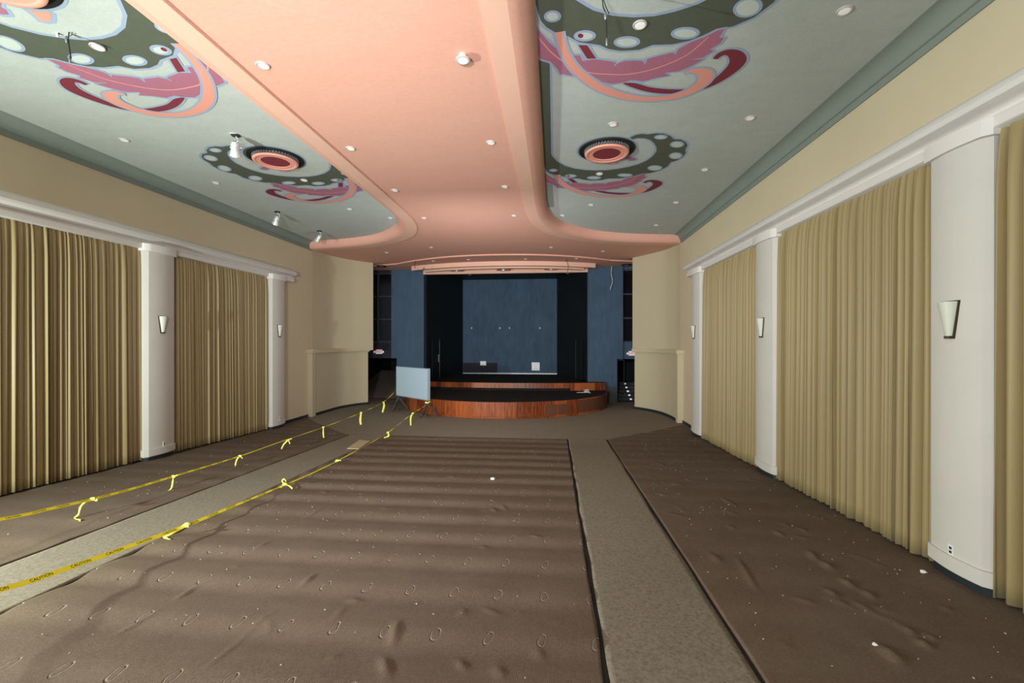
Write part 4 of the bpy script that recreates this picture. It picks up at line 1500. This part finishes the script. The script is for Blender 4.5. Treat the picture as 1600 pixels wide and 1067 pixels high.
def tape(label, px, xa, xb, ya, yb_, tails, twist0, wid):
    """the tape hangs in a vertical plane from (xa,ya) near to (xb,yb_) at the board"""
    P = []
    for (a, b) in px:
        r = ray(a, b)
        # intersect with the vertical plane through the two ends
        nx, ny = (yb_ - ya), -(xb - xa)
        t = (nx * xa + ny * ya) / (nx * r[0] + ny * r[1])
        P.append(Vector((r[0] * t, r[1] * t, max(CAMZ + r[2] * t, fz(r[1] * t) + .03))))
    # carry on out of frame to a low stake
    dirn = (P[0] - P[1]).normalized()
    P = [P[0] + dirn * 2.6 + Vector((0, 0, .1))] + P
    Q = catmull(P, 14)
    L = [0.0]
    for a, b in zip(Q[:-1], Q[1:]):
        L.append(L[-1] + (b - a).length)
    root = thing('caution_tape', label, 'tape', (Q[-1].x, Q[-1].y, Q[-1].z))
    org = Q[-1].copy()
    HWD = .036

    def frame(s):
        i = 0
        while i < len(L) - 2 and L[i + 1] < s:
            i += 1
        f = (s - L[i]) / max(L[i + 1] - L[i], 1e-6)
        p = Q[i].lerp(Q[i + 1], f)
        dd = (Q[i + 1] - Q[i]).normalized()
        side = dd.cross(Vector((0, 0, 1))).normalized()
        up_ = side.cross(dd)
        tw = twist0 + 0.14 * math.sin(s * 0.9) + (max(0, s - 5.5) * 0.25) * math.sin(s * 2.3)
        v = side * math.cos(tw) + up_ * math.sin(tw)
        n_ = dd.cross(v)
        return p, v, n_
    A, B_2 = [], []
    n = int(L[-1] / .06)
    fr = [frame(L[-1] * k / n) for k in range(n + 1)]
    wdt = [wid * max(.42, 1 - max(0, L[-1] * k / n - 3.2) * .13) for k in range(n + 1)]
    bm = loft([[p + v * w_ - org for (p, v, n_), w_ in zip(fr, wdt)], [p - org for (p, v, n_) in fr], [p - v * w_ - org for (p, v, n_), w_ in zip(fr, wdt)]])
    o = obj('ribbon', bm, M['tape'], root)
    md = o.modifiers.new('thickness', 'SOLIDIFY'); md.thickness = .0015; md.offset = 0
    me0 = text_mesh('CAUTION', wid * 1.7, 0)
    s_pos = 0.4
    while s_pos < min(L[-1] - .5, 7.0):
        me = me0.copy()
        for v in me.vertices:
            p, vv, nn = frame(s_pos + v.co.x)
            if nn.z < 0:
                nn = -nn
            v.co = p - vv * v.co.y + nn * .003 - org
        t = link('lettering', me, root, M['ink'])
        s_pos += wid * 14
    for (tp, segs, wd) in tails:
        r = ray(*tp)
        nx, ny = (yb_ - ya), -(xb - xa)
        t = (nx * xa + ny * ya) / (nx * r[0] + ny * r[1])
        top = Vector((r[0] * t, r[1] * t, max(CAMZ + r[2] * t, fz(r[1] * t) + .04)))
        depth = top.y
        knot = obj('knot', bmesh_ball(top - org, .035), M['tape_pale'], root, smooth=True)
        for sg in segs:
            pts = [top] + [aty(a, b, depth - .04 * (i + 1)) for i, (a, b) in enumerate(sg)]
            pts = [Vector((p.x, p.y, max(p.z, fz(p.y) + .012))) for p in pts]
            cc = catmull(pts, 5)
            La, Lb, Lc = [], [], []
            for i, p in enumerate(cc):
                dd = (cc[min(i + 1, len(cc) - 1)] - cc[max(i - 1, 0)]).normalized()
                view = Vector((p.x, p.y, p.z - CAMZ)).normalized()
                sd_ = dd.cross(Vector((-.3, 1, .2)).normalized())
                if sd_.length < .05:
                    sd_ = Vector((1, 0, 0))
                sd_.normalize()
                tw = .5 * math.sin(i * .6)
                sd_ = (sd_ * math.cos(tw) + dd.cross(sd_) * math.sin(tw)) * wd
                La.append(p + sd_ - org); Lb.append(p + dd.cross(sd_) * .3 - org); Lc.append(p - sd_ - org)
            o = obj('tail', loft([La, Lb, Lc]), M['tape_pale'], root, smooth=True)
            md = o.modifiers.new('thickness', 'SOLIDIFY'); md.thickness = .0015
    return root


def bmesh_ball(c, r):
    bm = bmesh.new()
    bmesh.ops.create_icosphere(bm, subdivisions=2, radius=r)
    for v in bm.verts:
        k = 1 + .25 * math.sin(v.co.x * 200) * math.cos(v.co.z * 170)
        v.co = c + Vector((v.co.x * 1.3, v.co.y, v.co.z * .8)) * k
    return bm


tape('far yellow caution tape, from the board down along the left curtains', [(0, 812), (75, 796), (150, 779), (210, 763), (270, 745), (375, 713), (440, 690), (505, 668), (565, 645), (600, 628), (617, 612)],
     -6.95, -6.75, 3.0, 18.7,
     [((145, 780), [[(136, 783), (126, 793), (122, 805), (117, 818), (122, 822), (126, 819)], [(150, 783), (152, 780)]], .016),
      ((271, 745), [[(270, 752), (269, 760), (266, 770), (264, 777)], [(278, 743)]], .014),
      ((375, 713), [[(371, 717), (368, 726), (368, 738)], [(379, 717)]], .016),
      ((450, 688), [[(444, 694), (440, 702)], [(453, 694)], [(456, 686)]], .02),
      ((505, 668), [[(505, 676), (506, 690)]], .022),
      ((564, 645), [[(563, 655), (564, 667)]], .04),
      ((599, 629), [[(600, 635), (598, 645)]], .045)], -1.0, .021)
tape('near yellow caution tape, from the right stand of the board to the lower left corner', [(0, 922), (80, 897), (160, 869), (235, 842), (290, 822), (365, 791), (445, 758), (485, 741), (525, 722), (565, 700), (605, 677), (640, 650), (668, 632)],
     -4.9, -4.92, 2.0, 17.1,
     [((292, 820), [[(280, 828), (268, 835), (256, 842), (262, 845), (267, 843)], [(285, 822), (295, 823)]], .014),
      ((445, 757), [[(441, 752), (444, 749), (447, 753)], [(452, 760), (457, 764)], [(438, 763)]], .014),
      ((527, 721), [[(524, 725)], [(533, 720)]], .02),
      ((606, 676), [[(607, 682), (600, 690)]], .03),
      ((645, 646), [[(642, 652), (642, 668)]], .03),
      ((668, 630), [[(664, 629)], [(672, 628)]], .035)], -0.85, .026)

# plywood sheet on the left aisle
pl = [fl(542, 702), fl(560, 702.5), fl(579, 690.5), fl(562, 688.5)]
bm = bmesh.new()
A = [bm.verts.new((x, y, fz(y) + .004)) for x, y in pl]
B2 = [bm.verts.new((x, y, fz(y) + .02)) for x, y in pl]
bm.faces.new(A[::-1]); bm.faces.new(B2)
for k in range(4):
    bm.faces.new((A[k], A[(k + 1) % 4], B2[(k + 1) % 4], B2[k]))
tag(obj('plywood_sheet', bm, M['ply']), 'small tan plywood sheet lying on the left aisle near the stage', 'board')

# litter ---------------------------------------------------------------------


def crumple(px, py, r, lab, nm='crumpled_paper', cat='paper'):
    x, y = fl(px, py)
    bm = bmesh.new()
    bmesh.ops.create_icosphere(bm, subdivisions=2, radius=r)
    rr_ = random.Random(px)
    for v in bm.verts:
        v.co *= rr_.uniform(.7, 1.2)
        v.co.z *= .55
    o = obj(nm, bm, M['plate'])
    o.location = (x, y, fz(y) + r * .5)
    tag(o, lab, cat)


crumple(770, 750, .045, 'crumpled white scrap on the middle of the centre carpet')
crumple(1443, 896, .032, 'shiny white scrap on the carpet by the nearest right pilaster')
crumple(1368, 1010, .022, 'pale scrap on the brown carpet at the lower right')
bm = bmesh.new()
r4 = random.Random(4)
for k in range(420):
    y = 3 + 11 * r4.random() ** 1.3
    if r4.random() < .45:
        x = r4.uniform(1.7, 4.25)
    elif r4.random() < .5:
        x = r4.uniform(-9.1, -6.5)
    else:
        x = r4.uniform(-5, .2)
    s = r4.uniform(.003, .0065)
    g = bmesh.ops.create_cube(bm, size=1)
    q = Matrix.Rotation(r4.uniform(0, PI), 4, 'Z')
    for v in g['verts']:
        v.co = Vector((x, y, fz(y) + .014)) + q @ Vector((v.co.x * s * 2.2, v.co.y * s, v.co.z * s))
tag(obj('lint', bm, M['lint']), 'tiny pale crumbs and lint scattered over the brown carpets', 'debris', kind='stuff')
